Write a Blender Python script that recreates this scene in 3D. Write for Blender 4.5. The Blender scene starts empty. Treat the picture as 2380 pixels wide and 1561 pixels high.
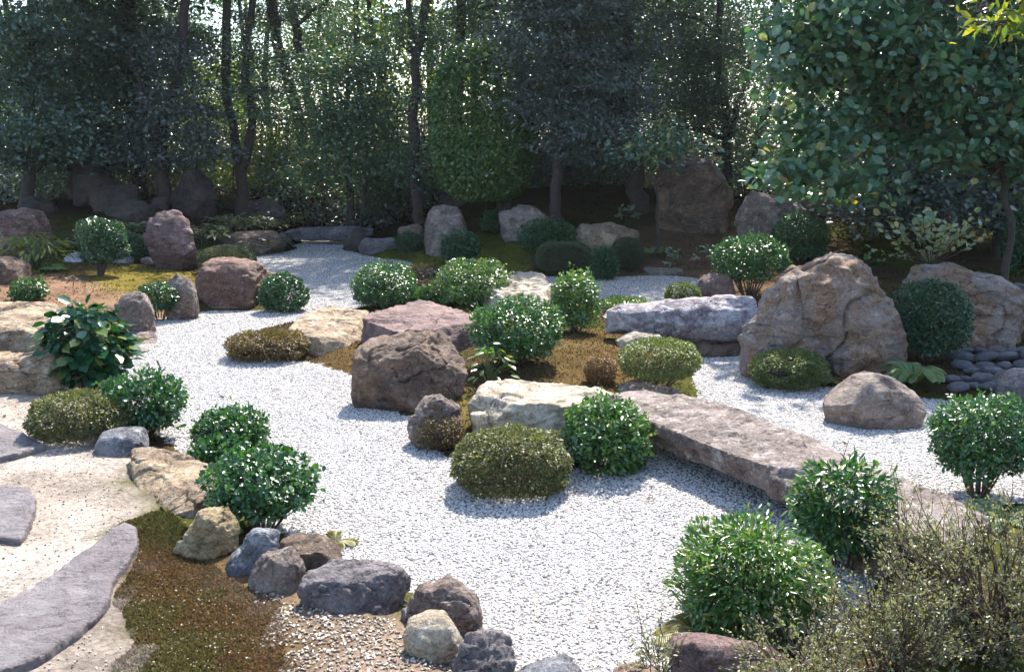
import bpy, bmesh, math, random
import numpy as np
from mathutils import Vector, Matrix

# ------------------------------------------------------------------ camera, sky, sun, exposure
scene = bpy.context.scene
CAM_H, PITCH, LENS = 2.5, math.radians(10.8), 35.0
cam_d = bpy.data.cameras.new('camera'); cam = bpy.data.objects.new('camera', cam_d)
scene.collection.objects.link(cam); scene.camera = cam
cam_d.lens = LENS; cam_d.sensor_width = 36.0; cam_d.clip_start = 0.1; cam_d.clip_end = 2000
cam.location = (0, 0, CAM_H); cam.rotation_euler = (math.pi/2 - PITCH, 0, 0)

SUN_EL, SUN_AZ = math.radians(50), math.radians(14)      # ahead of the camera, a little to the right
w = bpy.data.worlds.new('World'); scene.world = w; w.use_nodes = True
nt = w.node_tree; bg = nt.nodes['Background']
sky = nt.nodes.new('ShaderNodeTexSky'); sky.sky_type = 'NISHITA'; sky.sun_disc = False
sky.sun_elevation = SUN_EL; sky.sun_rotation = SUN_AZ
sky.air_density = 1.0; sky.dust_density = 1.2; sky.ozone_density = 1.0
nt.links.new(sky.outputs[0], bg.inputs[0]); bg.inputs[1].default_value = 0.15
sd = bpy.data.lights.new('sun', 'SUN'); sd.energy = 4.6; sd.angle = math.radians(0.6); sd.color = (1.0, 0.945, 0.86)
sun = bpy.data.objects.new('sun', sd); scene.collection.objects.link(sun)
SDIR = Vector((math.sin(SUN_AZ)*math.cos(SUN_EL), math.cos(SUN_AZ)*math.cos(SUN_EL), math.sin(SUN_EL)))
sun.rotation_euler = SDIR.to_track_quat('Z', 'Y').to_euler(); sun.location = SDIR*60
vs = scene.view_settings
vs.view_transform = 'Standard'; vs.look = 'None'; vs.gamma = 1.0; vs.use_curve_mapping = False; vs.exposure = 1.4
scene.render.engine = 'CYCLES'
cy = scene.cycles
cy.use_denoising = True; cy.max_bounces = 7; cy.diffuse_bounces = 3; cy.glossy_bounces = 2
cy.transmission_bounces = 4; cy.transparent_max_bounces = 6
cy.sample_clamp_indirect = 6.0; cy.use_adaptive_sampling = True; cy.adaptive_threshold = 0.02

# ------------------------------------------------------------------ helpers
C = scene.collection
F = 2380*LENS/36.0
cp, sp = math.cos(PITCH), math.sin(PITCH)
rng = np.random.default_rng(7); random.seed(7)

def ray(px, py):
    dx, dy = (px-1190.0)/F, (780.5-py)/F
    return np.array([dx, cp + dy*sp, -sp + dy*cp])
def at(px, py, Y):
    r = ray(px, py); return np.array([0, 0, CAM_H]) + r*(Y/r[1])
def onz(px, py, z):
    r = ray(px, py); return np.array([0, 0, CAM_H]) + r*((z-CAM_H)/r[2])

def _hash(ix, iy, iz):
    h = (ix.astype(np.int64)*374761393 + iy.astype(np.int64)*668265263 + iz.astype(np.int64)*1440662683) & 0x7fffffff
    h = ((h ^ (h >> 13))*1274126177) & 0x7fffffff
    return ((h ^ (h >> 16)) & 0xffff)/65535.0
def vnoise(p):
    """value noise in -1..1 for an (N,3) array"""
    i = np.floor(p); f = p-i; f = f*f*f*(f*(f*6-15)+10); i = i.astype(np.int64)
    out = np.zeros(len(p))
    for a in (0, 1):
        for b in (0, 1):
            for c in (0, 1):
                wgt = (f[:, 0] if a else 1-f[:, 0])*(f[:, 1] if b else 1-f[:, 1])*(f[:, 2] if c else 1-f[:, 2])
                out += wgt*_hash(i[:, 0]+a, i[:, 1]+b, i[:, 2]+c)
    return out*2-1
def fbm(p, oct=4, gain=0.5, lac=2.03):
    s, a, t = np.zeros(len(p)), 1.0, 0.0
    for k in range(oct):
        s += a*vnoise(p*lac**k + 17.3*k); t += a; a *= gain
    return s/t
def sstep(a, b, x):
    t = np.clip((x-a)/(b-a), 0, 1); return t*t*(3-2*t)

def poly_world(pix, z=0.0, smooth=2):
    P = np.array([onz(x, y, z)[:2] for x, y in pix])
    for _ in range(smooth):
        Q = np.roll(P, -1, axis=0)
        P = np.stack([0.75*P+0.25*Q, 0.25*P+0.75*Q], axis=1).reshape(-1, 2)
    return P
def sdf(pts, poly):
    """signed distance, negative inside"""
    A = poly; B = np.roll(poly, -1, axis=0); out = np.empty(len(pts))
    for s in range(0, len(pts), 20000):
        p = pts[s:s+20000]
        d = p[:, None, :]-A[None]; e = (B-A)[None]
        t = np.clip((d*e).sum(2)/np.maximum((e*e).sum(2), 1e-9), 0, 1)
        dd = np.sqrt((((d-e*t[..., None])**2).sum(2)).min(1))
        c = ((A[None, :, 1] > p[:, None, 1]) != (B[None, :, 1] > p[:, None, 1]))
        den = np.where(np.abs(B[:, 1]-A[:, 1]) < 1e-12, 1e-12, B[:, 1]-A[:, 1])
        xi = (B[:, 0]-A[:, 0])[None]*(p[:, None, 1]-A[None, :, 1])/den[None] + A[None, :, 0]
        ins = ((c & (p[:, None, 0] < xi)).sum(1) % 2) == 1
        out[s:s+20000] = np.where(ins, -dd, dd)
    return out

# ------------------------------------------------------------------ the dry stream: outline of the gravel on the ground
STREAM = poly_world([(1230,1680),(1150,1480),(1000,1375),(860,1330),(770,1290),(760,1245),(640,1235),(560,1200),(490,1110),
    (440,1040),(390,1010),(330,960),(250,905),(285,850),(345,800),(340,765),(370,742),(450,722),(600,722),(690,715),(640,672),
    (600,632),(585,606),(620,590),(690,580),(712,549),(805,549),(806,582),(850,598),(940,606),(1000,628),(1200,640),(1390,648),
    (1500,641),(1620,644),(1660,680),(1740,740),(1760,800),(1750,835),(1790,880),(1900,905),(2020,900),(2130,925),(2200,930),
    (2290,950),(2480,960),(2500,1150),(2330,1165),(2250,1195),(2060,1260),(1975,1330),(1990,1440),(1900,1490),(1750,1505),
    (1575,1510),(1555,1600),(1500,1680)], smooth=2)
ISLAND = poly_world([(535,800),(580,838),(700,838),(800,868),(830,920),(950,962),(990,1030),(1100,1105),(1250,1125),(1400,1085),
    (1500,1050),(1545,1000),(1635,920),(1630,840),(1610,790),(1440,770),(1405,705),(1300,660),(1100,655),(960,665),(850,700),
    (820,722),(670,750),(560,775)], smooth=2)
def bank_dist(pts):
    """> 0 on a bank or the island, < 0 on the gravel"""
    o = sdf(pts, STREAM); i = sdf(pts, ISLAND)
    return np.maximum(o, -i), o, i
def H(pts):
    pts = np.asarray(pts, float).reshape(-1, 2)
    d, o, i = bank_dist(pts)
    p3 = np.column_stack([pts, np.zeros(len(pts))])
    d = d + 0.10*vnoise(p3*1.7) + 0.05*vnoise(p3*5.1+9)
    n1 = fbm(p3*0.8+3.1, 3)
    z = np.where(d > 0, 0.11*sstep(0, 0.6, d), -0.14*sstep(0, 0.2, -d))
    z += np.where(d > 0, 0.05*n1*sstep(0.1, 1.2, d), 0)
    z += np.where(-i > 0, 0.10*sstep(0.5, 2.4, -i), 0)                       # the island is a low mound
    y = pts[:, 1]; x = pts[:, 0]
    far = sstep(0.3, 4.0, o)
    z += far*0.85*sstep(18.5, 27, y + 0.8*vnoise(p3*0.3+5))
    z += far*0.12*sstep(9, 15, y)
    z += 0.25*sstep(3, 7, o)*sstep(20, 30, y)*fbm(p3*0.35, 2)
    z += far*0.35*np.exp(-(((x-1.5)/3.0)**2 + ((y-27)/2.5)**2))
    z += 1.5*sstep(60, 200, y)
    return z
def ground(px, py):
    r = ray(px, py); t = np.arange(3.0, 70.0, 0.03)
    P = np.array([0, 0, CAM_H])[None] + r[None]*t[:, None]
    below = P[:, 2] < np.maximum(H(P[:, :2]), -0.0)
    k = np.argmax(below) if below.any() else len(t)-1
    return P[k]
def gz(x, y):
    return float(max(H([[x, y]])[0], 0.0))

# ------------------------------------------------------------------ objects
def tag(o, label=None, cat=None, group=None, kind=None):
    if label: o['label'] = label
    if cat: o['category'] = cat
    if group: o['group'] = group
    if kind: o['kind'] = kind
    return o
def link(name, me, mat=None, parent=None, loc=(0, 0, 0)):
    o = bpy.data.objects.new(name, me); C.objects.link(o); o.location = loc
    if mat is not None and me is not None and not me.materials: me.materials.append(mat)
    if parent is not None: o.parent = parent
    return o
def empty(name, loc):
    o = bpy.data.objects.new(name, None); C.objects.link(o); o.location = loc; o.empty_display_size = 0.1
    return o
def np_mesh(name, V, Fa, smooth=True, attrs=None):
    """V (N,3); Fa (M,k) with one k"""
    V = np.asarray(V, np.float32); Fa = np.asarray(Fa, np.int32); k = Fa.shape[1]
    me = bpy.data.meshes.new(name)
    me.vertices.add(len(V)); me.vertices.foreach_set('co', V.ravel())
    me.loops.add(Fa.size); me.loops.foreach_set('vertex_index', Fa.ravel())
    me.polygons.add(len(Fa)); me.polygons.foreach_set('loop_start', np.arange(0, Fa.size, k, dtype=np.int32))
    me.polygons.foreach_set('loop_total', np.full(len(Fa), k, np.int32))
    me.polygons.foreach_set('use_smooth', np.full(len(Fa), smooth, bool))
    for an, (typ, data) in (attrs or {}).items():
        a = me.attributes.new(an, typ, 'POINT')
        a.data.foreach_set('color' if typ == 'FLOAT_COLOR' else 'value', np.asarray(data, np.float32).ravel())
    me.update(calc_edges=True); me.validate(); return me

class MB:
    def __init__(s): s.v = []; s.f = []
    def tube(s, path, rad, sides=6):
        path = [Vector(p) for p in path]; n0 = len(s.v)
        prev = None
        for i, p in enumerate(path):
            a = path[max(i-1, 0)]; b = path[min(i+1, len(path)-1)]
            d = (b-a).normalized() if (b-a).length > 1e-6 else Vector((0, 0, 1))
            ref = Vector((1, 0, 0)) if abs(d.x) < 0.8 else Vector((0, 1, 0))
            u = d.cross(ref).normalized(); v = d.cross(u)
            for k in range(sides):
                an = 2*math.pi*k/sides
                s.v.append(tuple(p + (u*math.cos(an)+v*math.sin(an))*rad[i]))
        for i in range(len(path)-1):
            for k in range(sides):
                a = n0+i*sides+k; b = n0+i*sides+(k+1) % sides
                s.f.append((a, b, b+sides, a+sides))
        return s
    def mesh(s, name, origin=(0, 0, 0)):
        return np_mesh(name, np.array(s.v)-np.array(origin), np.array(s.f))

# ------------------------------------------------------------------ materials
def nodes(name):
    m = bpy.data.materials.new(name); m.use_nodes = True
    t = m.node_tree; return m, t, t.nodes['Principled BSDF'], t.links
def noise_node(t, scale, detail=6, rough=0.6, vec=None, dist=0.0):
    n = t.nodes.new('ShaderNodeTexNoise'); n.inputs['Scale'].default_value = scale
    n.inputs['Detail'].default_value = detail; n.inputs['Roughness'].default_value = rough; n.inputs['Distortion'].default_value = dist
    if vec is not None: t.links.new(vec, n.inputs['Vector'])
    return n
def ramp(t, src, stops):
    r = t.nodes.new('ShaderNodeValToRGB'); e = r.color_ramp.elements
    while len(e) < len(stops): e.new(0.5)
    for k, (p, c) in enumerate(stops):
        e[k].position = p; e[k].color = (c, c, c, 1) if not hasattr(c, '__len__') else (*c, 1)
    t.links.new(src, r.inputs[0]); return r
def mix(t, fac, a, b, mode='MIX'):
    m = t.nodes.new('ShaderNodeMix'); m.data_type = 'RGBA'; m.blend_type = mode
    for s, v in ((0, fac), (6, a), (7, b)):
        if hasattr(v, 'is_output'): t.links.new(v, m.inputs[s])
        elif s == 0: m.inputs[0].default_value = v
        else: m.inputs[s].default_value = (*v, 1)
    return m.outputs[2]
def bump(t, h, strength, dist, prev=None):
    b = t.nodes.new('ShaderNodeBump'); b.inputs['Strength'].default_value = strength; b.inputs['Distance'].default_value = dist
    t.links.new(h, b.inputs['Height'])
    if prev is not None: t.links.new(prev, b.inputs['Normal'])
    return b.outputs[0]

def rock_material(name, c1, c2, c3, vein=(0.05, 0.035, 0.03), strata=(0.3, 0.2, 1.0), pale=0.55, rough=0.75, grain=1.0):
    """c1 body, c2 stain, c3 pale lichen or quartz"""
    m, t, b, L = nodes(name)
    tc = t.nodes.new('ShaderNodeTexCoord'); oi = t.nodes.new('ShaderNodeObjectInfo')
    add = t.nodes.new('ShaderNodeVectorMath'); add.operation = 'MULTIPLY_ADD'
    add.inputs[1].default_value = (1, 1, 1); L.new(tc.outputs['Object'], add.inputs[0])
    cx = t.nodes.new('ShaderNodeVectorMath'); cx.operation = 'SCALE'; cx.inputs[0].default_value = (31, 17, 23); L.new(oi.outputs['Random'], cx.inputs['Scale'])
    L.new(cx.outputs[0], add.inputs[2]); v = add.outputs[0]
    mp = t.nodes.new('ShaderNodeMapping'); L.new(v, mp.inputs[0])
    mp.inputs['Rotation'].default_value = strata[:3] if len(strata) == 3 else (0.3, 0.2, 0); mp.inputs['Scale'].default_value = (1.3, 1.6, 4.2)
    big = noise_node(t, 2.2, 8, 0.62, v, 0.6); mid = noise_node(t, 9, 8, 0.7, v, 0.3); fine = noise_node(t, 60, 6, 0.75, v)
    lay = noise_node(t, 3.0, 8, 0.65, mp.outputs[0], 0.8)
    col = mix(t, ramp(t, big.outputs[0], [(0.42, 0), (0.56, 1)]).outputs[0], c1, c2)
    col = mix(t, ramp(t, mid.outputs[0], [(pale, 0), (pale+0.13, 0.85)]).outputs[0], col, c3)
    dk = ramp(t, lay.outputs[0], [(0.30, 1), (0.43, .05), (0.53, 0), (0.68, 0.55)])
    col = mix(t, dk.outputs[0], col, vein)
    mot = noise_node(t, 26, 5, 0.7, v, 0.4)
    col = mix(t, ramp(t, mot.outputs[0], [(.54, 0), (.68, .38*grain)]).outputs[0], col, c3)
    col = mix(t, ramp(t, mot.outputs[0], [(.30, .5*grain), (.42, 0)]).outputs[0], col, vein)
    wv = t.nodes.new('ShaderNodeVectorMath'); wv.operation = 'MULTIPLY_ADD'; wv.inputs[1].default_value = (.16, .16, .16)
    L.new(mid.outputs['Color'], wv.inputs[0]); L.new(v, wv.inputs[2])
    v2 = t.nodes.new('ShaderNodeMapping'); v2.inputs['Rotation'].default_value = (.5, .35, .8); v2.inputs['Scale'].default_value = (1.0, 1.5, 2.3); L.new(wv.outputs[0], v2.inputs[0])
    cell = []
    for sc_, key in ((3.6, 'Distance'), (4.4, 'Color'), (13.0, 'Color')):
        vo = t.nodes.new('ShaderNodeTexVoronoi'); vo.inputs['Scale'].default_value = sc_; L.new(v2.outputs[0], vo.inputs['Vector'])
        if key == 'Distance': vo.feature = 'DISTANCE_TO_EDGE'
        cell.append(vo.outputs[key])
    crack = mix(t, ramp(t, big.outputs[0], [(.44, 0), (.56, 1)]).outputs[0], (0, 0, 0), ramp(t, cell[0], [(0, 1), (.035, 0)]).outputs[0])
    col = mix(t, crack, col, tuple(x*.6 for x in vein))
    bw = t.nodes.new('ShaderNodeRGBToBW'); L.new(cell[1], bw.inputs[0]); bw2 = t.nodes.new('ShaderNodeRGBToBW'); L.new(cell[2], bw2.inputs[0])
    col = mix(t, .55*grain, col, ramp(t, bw.outputs[0], [(.2, .72), (.8, 1.28)]).outputs[0], 'MULTIPLY')
    sp_ = ramp(t, fine.outputs[0], [(0.3, 0.28), (0.48, .95), (0.7, 1.75)])
    col = mix(t, 0.62*grain, col, sp_.outputs[0], 'MULTIPLY')
    L.new(col, b.inputs['Base Color']); b.inputs['Roughness'].default_value = rough
    b.inputs['Specular IOR Level'].default_value = 0.35
    n = bump(t, bw.outputs[0], .8*grain, .05); n = bump(t, bw2.outputs[0], .7*grain, .016, n); n = bump(t, crack, -1.0, .03, n)
    n = bump(t, lay.outputs[0], 1.0, 0.07, n); n = bump(t, mid.outputs[0], 1.0, 0.06, n); n = bump(t, mot.outputs[0], 0.8*grain, 0.013, n); n = bump(t, fine.outputs[0], 0.8*grain, 0.009, n)
    L.new(n, b.inputs['Normal']); return m

RM = {
 'red':    rock_material('red_chert', (.29,.165,.125), (.19,.105,.08), (.52,.45,.37), vein=(.06,.035,.03), pale=.56),
 'purple': rock_material('purple_chert', (.30,.19,.17), (.21,.13,.12), (.50,.44,.41), vein=(.07,.045,.045), pale=.58),
 'tan':    rock_material('tan_stone', (.46,.345,.22), (.33,.225,.14), (.62,.55,.43), vein=(.08,.055,.04), pale=.52),
 'gold':   rock_material('ochre_stone', (.46,.34,.18), (.34,.235,.125), (.60,.53,.38), vein=(.09,.06,.035), pale=.55),
 'cream':  rock_material('cream_layered_stone', (.60,.51,.38), (.47,.38,.27), (.70,.64,.53), vein=(.11,.08,.06), pale=.5),
 'brown':  rock_material('brown_stone', (.25,.165,.115), (.15,.10,.075), (.45,.375,.30), vein=(.05,.035,.025), pale=.57),
 'grey':   rock_material('blue_grey_stone', (.25,.255,.28), (.13,.13,.155), (.55,.56,.58), vein=(.05,.05,.055), pale=.53),
 'slate':  rock_material('violet_grey_slate', (.235,.205,.21), (.155,.13,.135), (.46,.43,.42), vein=(.06,.05,.055), pale=.58),
 'lilac':  rock_material('brown_grey_stone', (.33,.26,.22), (.21,.155,.13), (.57,.51,.46), vein=(.08,.055,.045), pale=.55),
 'slab':   rock_material('weathered_slab', (.32,.26,.235), (.21,.16,.14), (.58,.53,.50), vein=(.09,.065,.055), pale=.53),
 'white':  rock_material('white_lilac_stone', (.46,.41,.43), (.28,.225,.245), (.70,.67,.68), vein=(.12,.09,.10), pale=.47),
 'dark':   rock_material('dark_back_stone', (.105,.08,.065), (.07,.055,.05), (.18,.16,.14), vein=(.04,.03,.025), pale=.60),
 'rust':   rock_material('rusty_grey_stone', (.33,.265,.235), (.33,.205,.13), (.52,.46,.42), vein=(.09,.06,.05), pale=.57),
 'bluepebble': rock_material('dark_river_stone', (.24,.24,.275), (.18,.18,.21), (.36,.36,.39), vein=(.09,.09,.10), pale=.6, rough=.55, grain=.4),
}

def leaf_material(name, cols, rough=0.32, trans=0.3, tcol=None, spec=0.5, edge=None):
    m, t, b, L = nodes(name)
    a = t.nodes.new('ShaderNodeAttribute'); a.attribute_name = 'rnd'
    n = len(cols); r = ramp(t, a.outputs['Fac'], [(p, c) for p, c in cols]); col = r.outputs[0]
    if edge:
        e = t.nodes.new('ShaderNodeAttribute'); e.attribute_name = 'edge'
        col = mix(t, ramp(t, e.outputs['Fac'], [(0.55, 0), (0.85, 1)]).outputs[0], col, edge)
    L.new(col, b.inputs['Base Color']); b.inputs['Roughness'].default_value = rough; b.inputs['Specular IOR Level'].default_value = spec
    tr = t.nodes.new('ShaderNodeBsdfTranslucent')
    tc = mix(t, 1.0, col, tcol or (1.5, 1.7, 0.6), 'MULTIPLY'); L.new(tc, tr.inputs[0])
    ms = t.nodes.new('ShaderNodeMixShader'); ms.inputs[0].default_value = trans
    L.new(b.outputs[0], ms.inputs[1]); L.new(tr.outputs[0], ms.inputs[2])
    L.new(ms.outputs[0], t.nodes['Material Output'].inputs[0]); return m
LM = {
 'cam':   leaf_material('glossy_green_leaf', [(0,(.014,.055,.02)),(.5,(.030,.105,.03)),(.85,(.075,.17,.04)),(1,(.18,.23,.05))], .31, .22, spec=.75),
 'camlt': leaf_material('light_green_leaf', [(0,(.025,.08,.022)),(.45,(.06,.15,.035)),(.85,(.14,.22,.055)),(1,(.28,.27,.08))], .31, .25, spec=.75),
 'dense': leaf_material('dark_green_small_leaf', [(0,(.014,.052,.024)),(.6,(.03,.095,.036)),(1,(.085,.16,.05))], .33, .2, spec=.7),
 'aza':   leaf_material('olive_azalea_leaf', [(0,(.075,.085,.038)),(.5,(.13,.14,.06)),(.8,(.18,.155,.075)),(1,(.22,.12,.075))], .5, .28, spec=.4),
 'azag':  leaf_material('green_azalea_leaf', [(0,(.05,.085,.03)),(.6,(.11,.15,.05)),(1,(.19,.19,.08))], .5, .28, spec=.4),
 'azar':  leaf_material('reddish_azalea_leaf', [(0,(0.075,0.060,0.030)),(.5,(0.150,0.105,0.045)),(1,(0.255,0.105,0.068))], .5, .28, spec=.4),
 'dome':  leaf_material('grey_green_clipped_leaf', [(0,(0.046,0.065,0.039)),(1,(0.111,0.130,0.065))], .45, .2),
 'big':   leaf_material('big_glossy_leaf', [(0,(.010,.05,.022)),(.7,(.02,.085,.035)),(.93,(.06,.14,.04)),(1,(.28,.28,.05))], .24, .2),
 'pale':  leaf_material('pale_leaf', [(0,(.20,.28,.16)),(.6,(.36,.41,.25)),(.9,(.50,.46,.27)),(1,(.55,.38,.16))], .35, .25),
 'yel':   leaf_material('yellow_green_leaf', [(0,(.07,.13,.02)),(.5,(.17,.21,.03)),(1,(.35,.28,.04))], .35, .4),
 'fern':  leaf_material('fern_leaf', [(0,(.09,.17,.06)),(1,(.19,.27,.11))], .45, .35),
 'dryfern': leaf_material('yellowed_fern_leaf', [(0,(.16,.16,.04)),(1,(.28,.22,.06))], .5, .35),
 'sasa':  leaf_material('bamboo_grass_leaf', [(0,(.03,.06,.025)),(1,(.07,.10,.035))], .42, .25, edge=(.42,.38,.24)),
 'twig':  leaf_material('tiny_grey_green_leaf', [(0,(0.132,0.144,0.090)),(.6,(0.228,0.228,0.144)),(1,(0.324,0.276,0.192))], .40, .3),
 'tdark': leaf_material('dark_evergreen_leaf', [(0,(0.048,0.086,0.066)),(.6,(0.078,0.132,0.096)),(1,(0.132,0.192,0.108))], .36, .22, spec=1.0),
 'tblue': leaf_material('blue_black_evergreen_leaf', [(0,(0.056,0.081,0.081)),(.6,(0.094,0.125,0.119)),(1,(0.150,0.188,0.144))], .36, .2, spec=1.0),
 'tcam':  leaf_material('camellia_tree_leaf', [(0,(0.039,0.095,0.062)),(.6,(0.073,0.157,0.090)),(.93,(0.157,0.224,0.112)),(1,(0.450,0.336,0.078))], .34, .25, spec=1.0),
 'ttop':  leaf_material('clipped_tree_leaf', [(0,(.05,.11,.034)),(.6,(.09,.175,.05)),(1,(.16,.21,.065))], .36, .2),
 'tbig':  leaf_material('large_camellia_leaf', [(0,(0.044,0.112,0.062)),(.5,(0.075,0.163,0.094)),(.95,(0.138,0.225,0.138)),(1,(0.450,0.338,0.088))], .33, .25, spec=.8),
 'tlit':  leaf_material('thin_sunlit_leaf', [(0,(0.065,0.111,0.026)),(.6,(0.117,0.169,0.033)),(1,(0.260,0.234,0.039))], .42, .5),
}
def plain(name, col, rough=0.8, scale=14, var=0.4, bs=0.5, bd=0.01):
    m, t, b, L = nodes(name); tc = t.nodes.new('ShaderNodeTexCoord')
    n = noise_node(t, scale, 7, 0.65, tc.outputs['Object'])
    r = ramp(t, n.outputs[0], [(0.25, 1-var), (0.75, 1+var)])
    L.new(mix(t, 1.0, col, r.outputs[0], 'MULTIPLY'), b.inputs['Base Color']); b.inputs['Roughness'].default_value = rough
    L.new(bump(t, n.outputs[0], bs, bd), b.inputs['Normal']); return m
BARK = plain('bark', (.055,.042,.035), .9, 9, .5, .8, .03)
TWIG = plain('twig_bark', (.10,.065,.045), .85, 20, .4)
STALK = plain('green_stalk', (.07,.10,.03), .6, 20, .3)

def ground_material():
    m, t, b, L = nodes('garden_ground'); tc = t.nodes.new('ShaderNodeTexCoord'); v = tc.outputs['Object']
    a = t.nodes.new('ShaderNodeAttribute'); a.attribute_name = 'soil'
    n1 = noise_node(t, 2.3, 6, .6, v); n2 = noise_node(t, 28, 7, .7, v); n3 = noise_node(t, 140, 4, .7, v)
    c = mix(t, 1.0, a.outputs['Color'], ramp(t, n1.outputs[0], [(.3, .65), (.7, 1.3)]).outputs[0], 'MULTIPLY')
    c = mix(t, .9, c, ramp(t, n2.outputs[0], [(.3, .45), (.5, 1), (.72, 1.6)]).outputs[0], 'MULTIPLY')
    L.new(c, b.inputs['Base Color']); b.inputs['Roughness'].default_value = 1; b.inputs['Specular IOR Level'].default_value = .0
    n = bump(t, n2.outputs[0], .8, .02); n = bump(t, n3.outputs[0], .7, .006, n); L.new(n, b.inputs['Normal']); return m
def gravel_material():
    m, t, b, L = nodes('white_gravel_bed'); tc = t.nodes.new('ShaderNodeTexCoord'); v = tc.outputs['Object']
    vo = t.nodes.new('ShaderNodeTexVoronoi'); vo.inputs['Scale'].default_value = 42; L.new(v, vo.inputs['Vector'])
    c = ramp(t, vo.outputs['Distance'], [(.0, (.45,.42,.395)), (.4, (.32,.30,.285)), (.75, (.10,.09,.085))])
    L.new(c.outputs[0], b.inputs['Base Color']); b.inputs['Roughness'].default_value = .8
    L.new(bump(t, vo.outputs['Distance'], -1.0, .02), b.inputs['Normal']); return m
def pebble_material(name, stops, rough=.55):
    m, t, b, L = nodes(name); oi = t.nodes.new('ShaderNodeObjectInfo')
    r = ramp(t, oi.outputs['Random'], stops); L.new(r.outputs[0], b.inputs['Base Color']); b.inputs['Roughness'].default_value = rough
    return m

# ------------------------------------------------------------------ ground
def axis(lo, hi, step, far_lo, far_hi):
    c = list(np.arange(lo, hi+1e-6, step)); s = step
    while c[-1] < far_hi: s *= 1.35; c.append(c[-1]+s)
    s = step
    while c[0] > far_lo: s *= 1.35; c.insert(0, c[0]-s)
    return np.array(c)
X = axis(-15, 15, 0.16, -500, 500); Y = axis(3.2, 32, 0.16, -500, 700)
gx, gy = np.meshgrid(X, Y); pts = np.column_stack([gx.ravel(), gy.ravel()])
Z = H(pts); nx, ny = len(X), len(Y)
def grid_faces(nx, ny):
    i = np.arange(nx-1)[None]+np.arange(ny-1)[:, None]*nx
    return np.stack([i, i+1, i+nx+1, i+nx], -1).reshape(-1, 4)
p3 = np.column_stack([pts, np.zeros(len(pts))])
nz = fbm(p3*0.9, 4); nz2 = fbm(p3*2.7+4, 3)
def zone(pix, z, soft=0.25):
    return sstep(soft, -soft, sdf(pts, poly_world(pix, z, 2)) + 0.35*nz2)
SAND_PIX = [(-400,895),(160,905),(215,1000),(300,1080),(335,1185),(290,1300),(300,1430),(360,1580),(300,1800),(-500,1800)]
MOSS_PIX = [(330,1185),(390,1195),(420,1290),(560,1330),(640,1400),(660,1700),(340,1700),(285,1440),(300,1300)]
GRIT_PIX = [(500,1290),(720,1370),(960,1410),(1110,1500),(1180,1800),(600,1800),(580,1420)]
col = np.empty((len(pts), 3)); col[:] = (.06, .042, .024)
def lay(mask, c):
    global col
    col = col*(1-mask[:, None]) + np.array(c)[None]*mask[:, None]
lay(sstep(-.25, .35, nz), (.06, .065, .018))                                         # patchy moss
lay(zone([(-200,650),(90,640),(420,690),(400,720),(300,760),(0,760),(-200,760)], .15), (.20, .125, .08))   # bare earth left
lay(zone([(200,620),(460,615),(470,660),(330,690),(240,670)], .2), (.15, .12, .03))
lay(zone([(830,585),(1000,575),(1240,580),(1250,640),(1000,645),(850,605)], .1), (.10, .105, .022))
lay(zone([(1460,560),(1650,560),(1900,620),(1760,720),(1620,680),(1480,640)], .15), (.115, .075, .046))
lay(zone([(690,760),(900,790),(1020,830),(900,930),(760,870)], .15), (.105, .07, .03))
lay(zone([(1260,740),(1450,740),(1560,800),(1500,900),(1300,920),(1230,860)], .25), (.105, .073, .032))
lay(zone([(1000,840),(1130,860),(1090,950),(1020,960)], .25), (.11, .09, .03))
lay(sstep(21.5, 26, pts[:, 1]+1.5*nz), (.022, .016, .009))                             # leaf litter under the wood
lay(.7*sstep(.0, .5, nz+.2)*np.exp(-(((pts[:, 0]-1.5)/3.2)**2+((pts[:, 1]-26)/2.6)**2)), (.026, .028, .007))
lay(zone(GRIT_PIX, .13), (.21, .155, .115))
mz = zone(MOSS_PIX, .13); lay(mz, (.115, .068, .028)); lay(mz*.8*sstep(-.35, .5, nz2+.5*nz), (.082, .080, .024))
lay(zone(SAND_PIX, .13, .12), (.36, .315, .275))
lay(.5*zone(SAND_PIX, .13, .12)*sstep(.05, .4, nz), (.22, .17, .13))
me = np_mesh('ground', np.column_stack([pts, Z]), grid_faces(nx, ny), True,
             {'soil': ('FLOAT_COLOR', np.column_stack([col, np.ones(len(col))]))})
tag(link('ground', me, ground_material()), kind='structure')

# gravel bed
gX = np.arange(-9.5, 9.5, 0.12); gY = np.arange(3.2, 32, 0.12)
ax, ay = np.meshgrid(gX, gY); gp = np.column_stack([ax.ravel(), ay.ravel()])
gd = bank_dist(gp)[0]; Fa = grid_faces(len(gX), len(gY)); Fa = Fa[(gd[Fa] < 0.22).all(1)]
used = np.unique(Fa); remap = -np.ones(len(gp), int); remap[used] = np.arange(len(used)); gp = gp[used]; Fa = remap[Fa]
gzv = 0.012*fbm(np.column_stack([gp*1.1, np.zeros(len(gp))]), 2)
gverts = np.column_stack([gp, gzv])
tag(link('gravel_bed', np_mesh('gravel_bed', gverts, Fa), gravel_material()), kind='structure')

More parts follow.
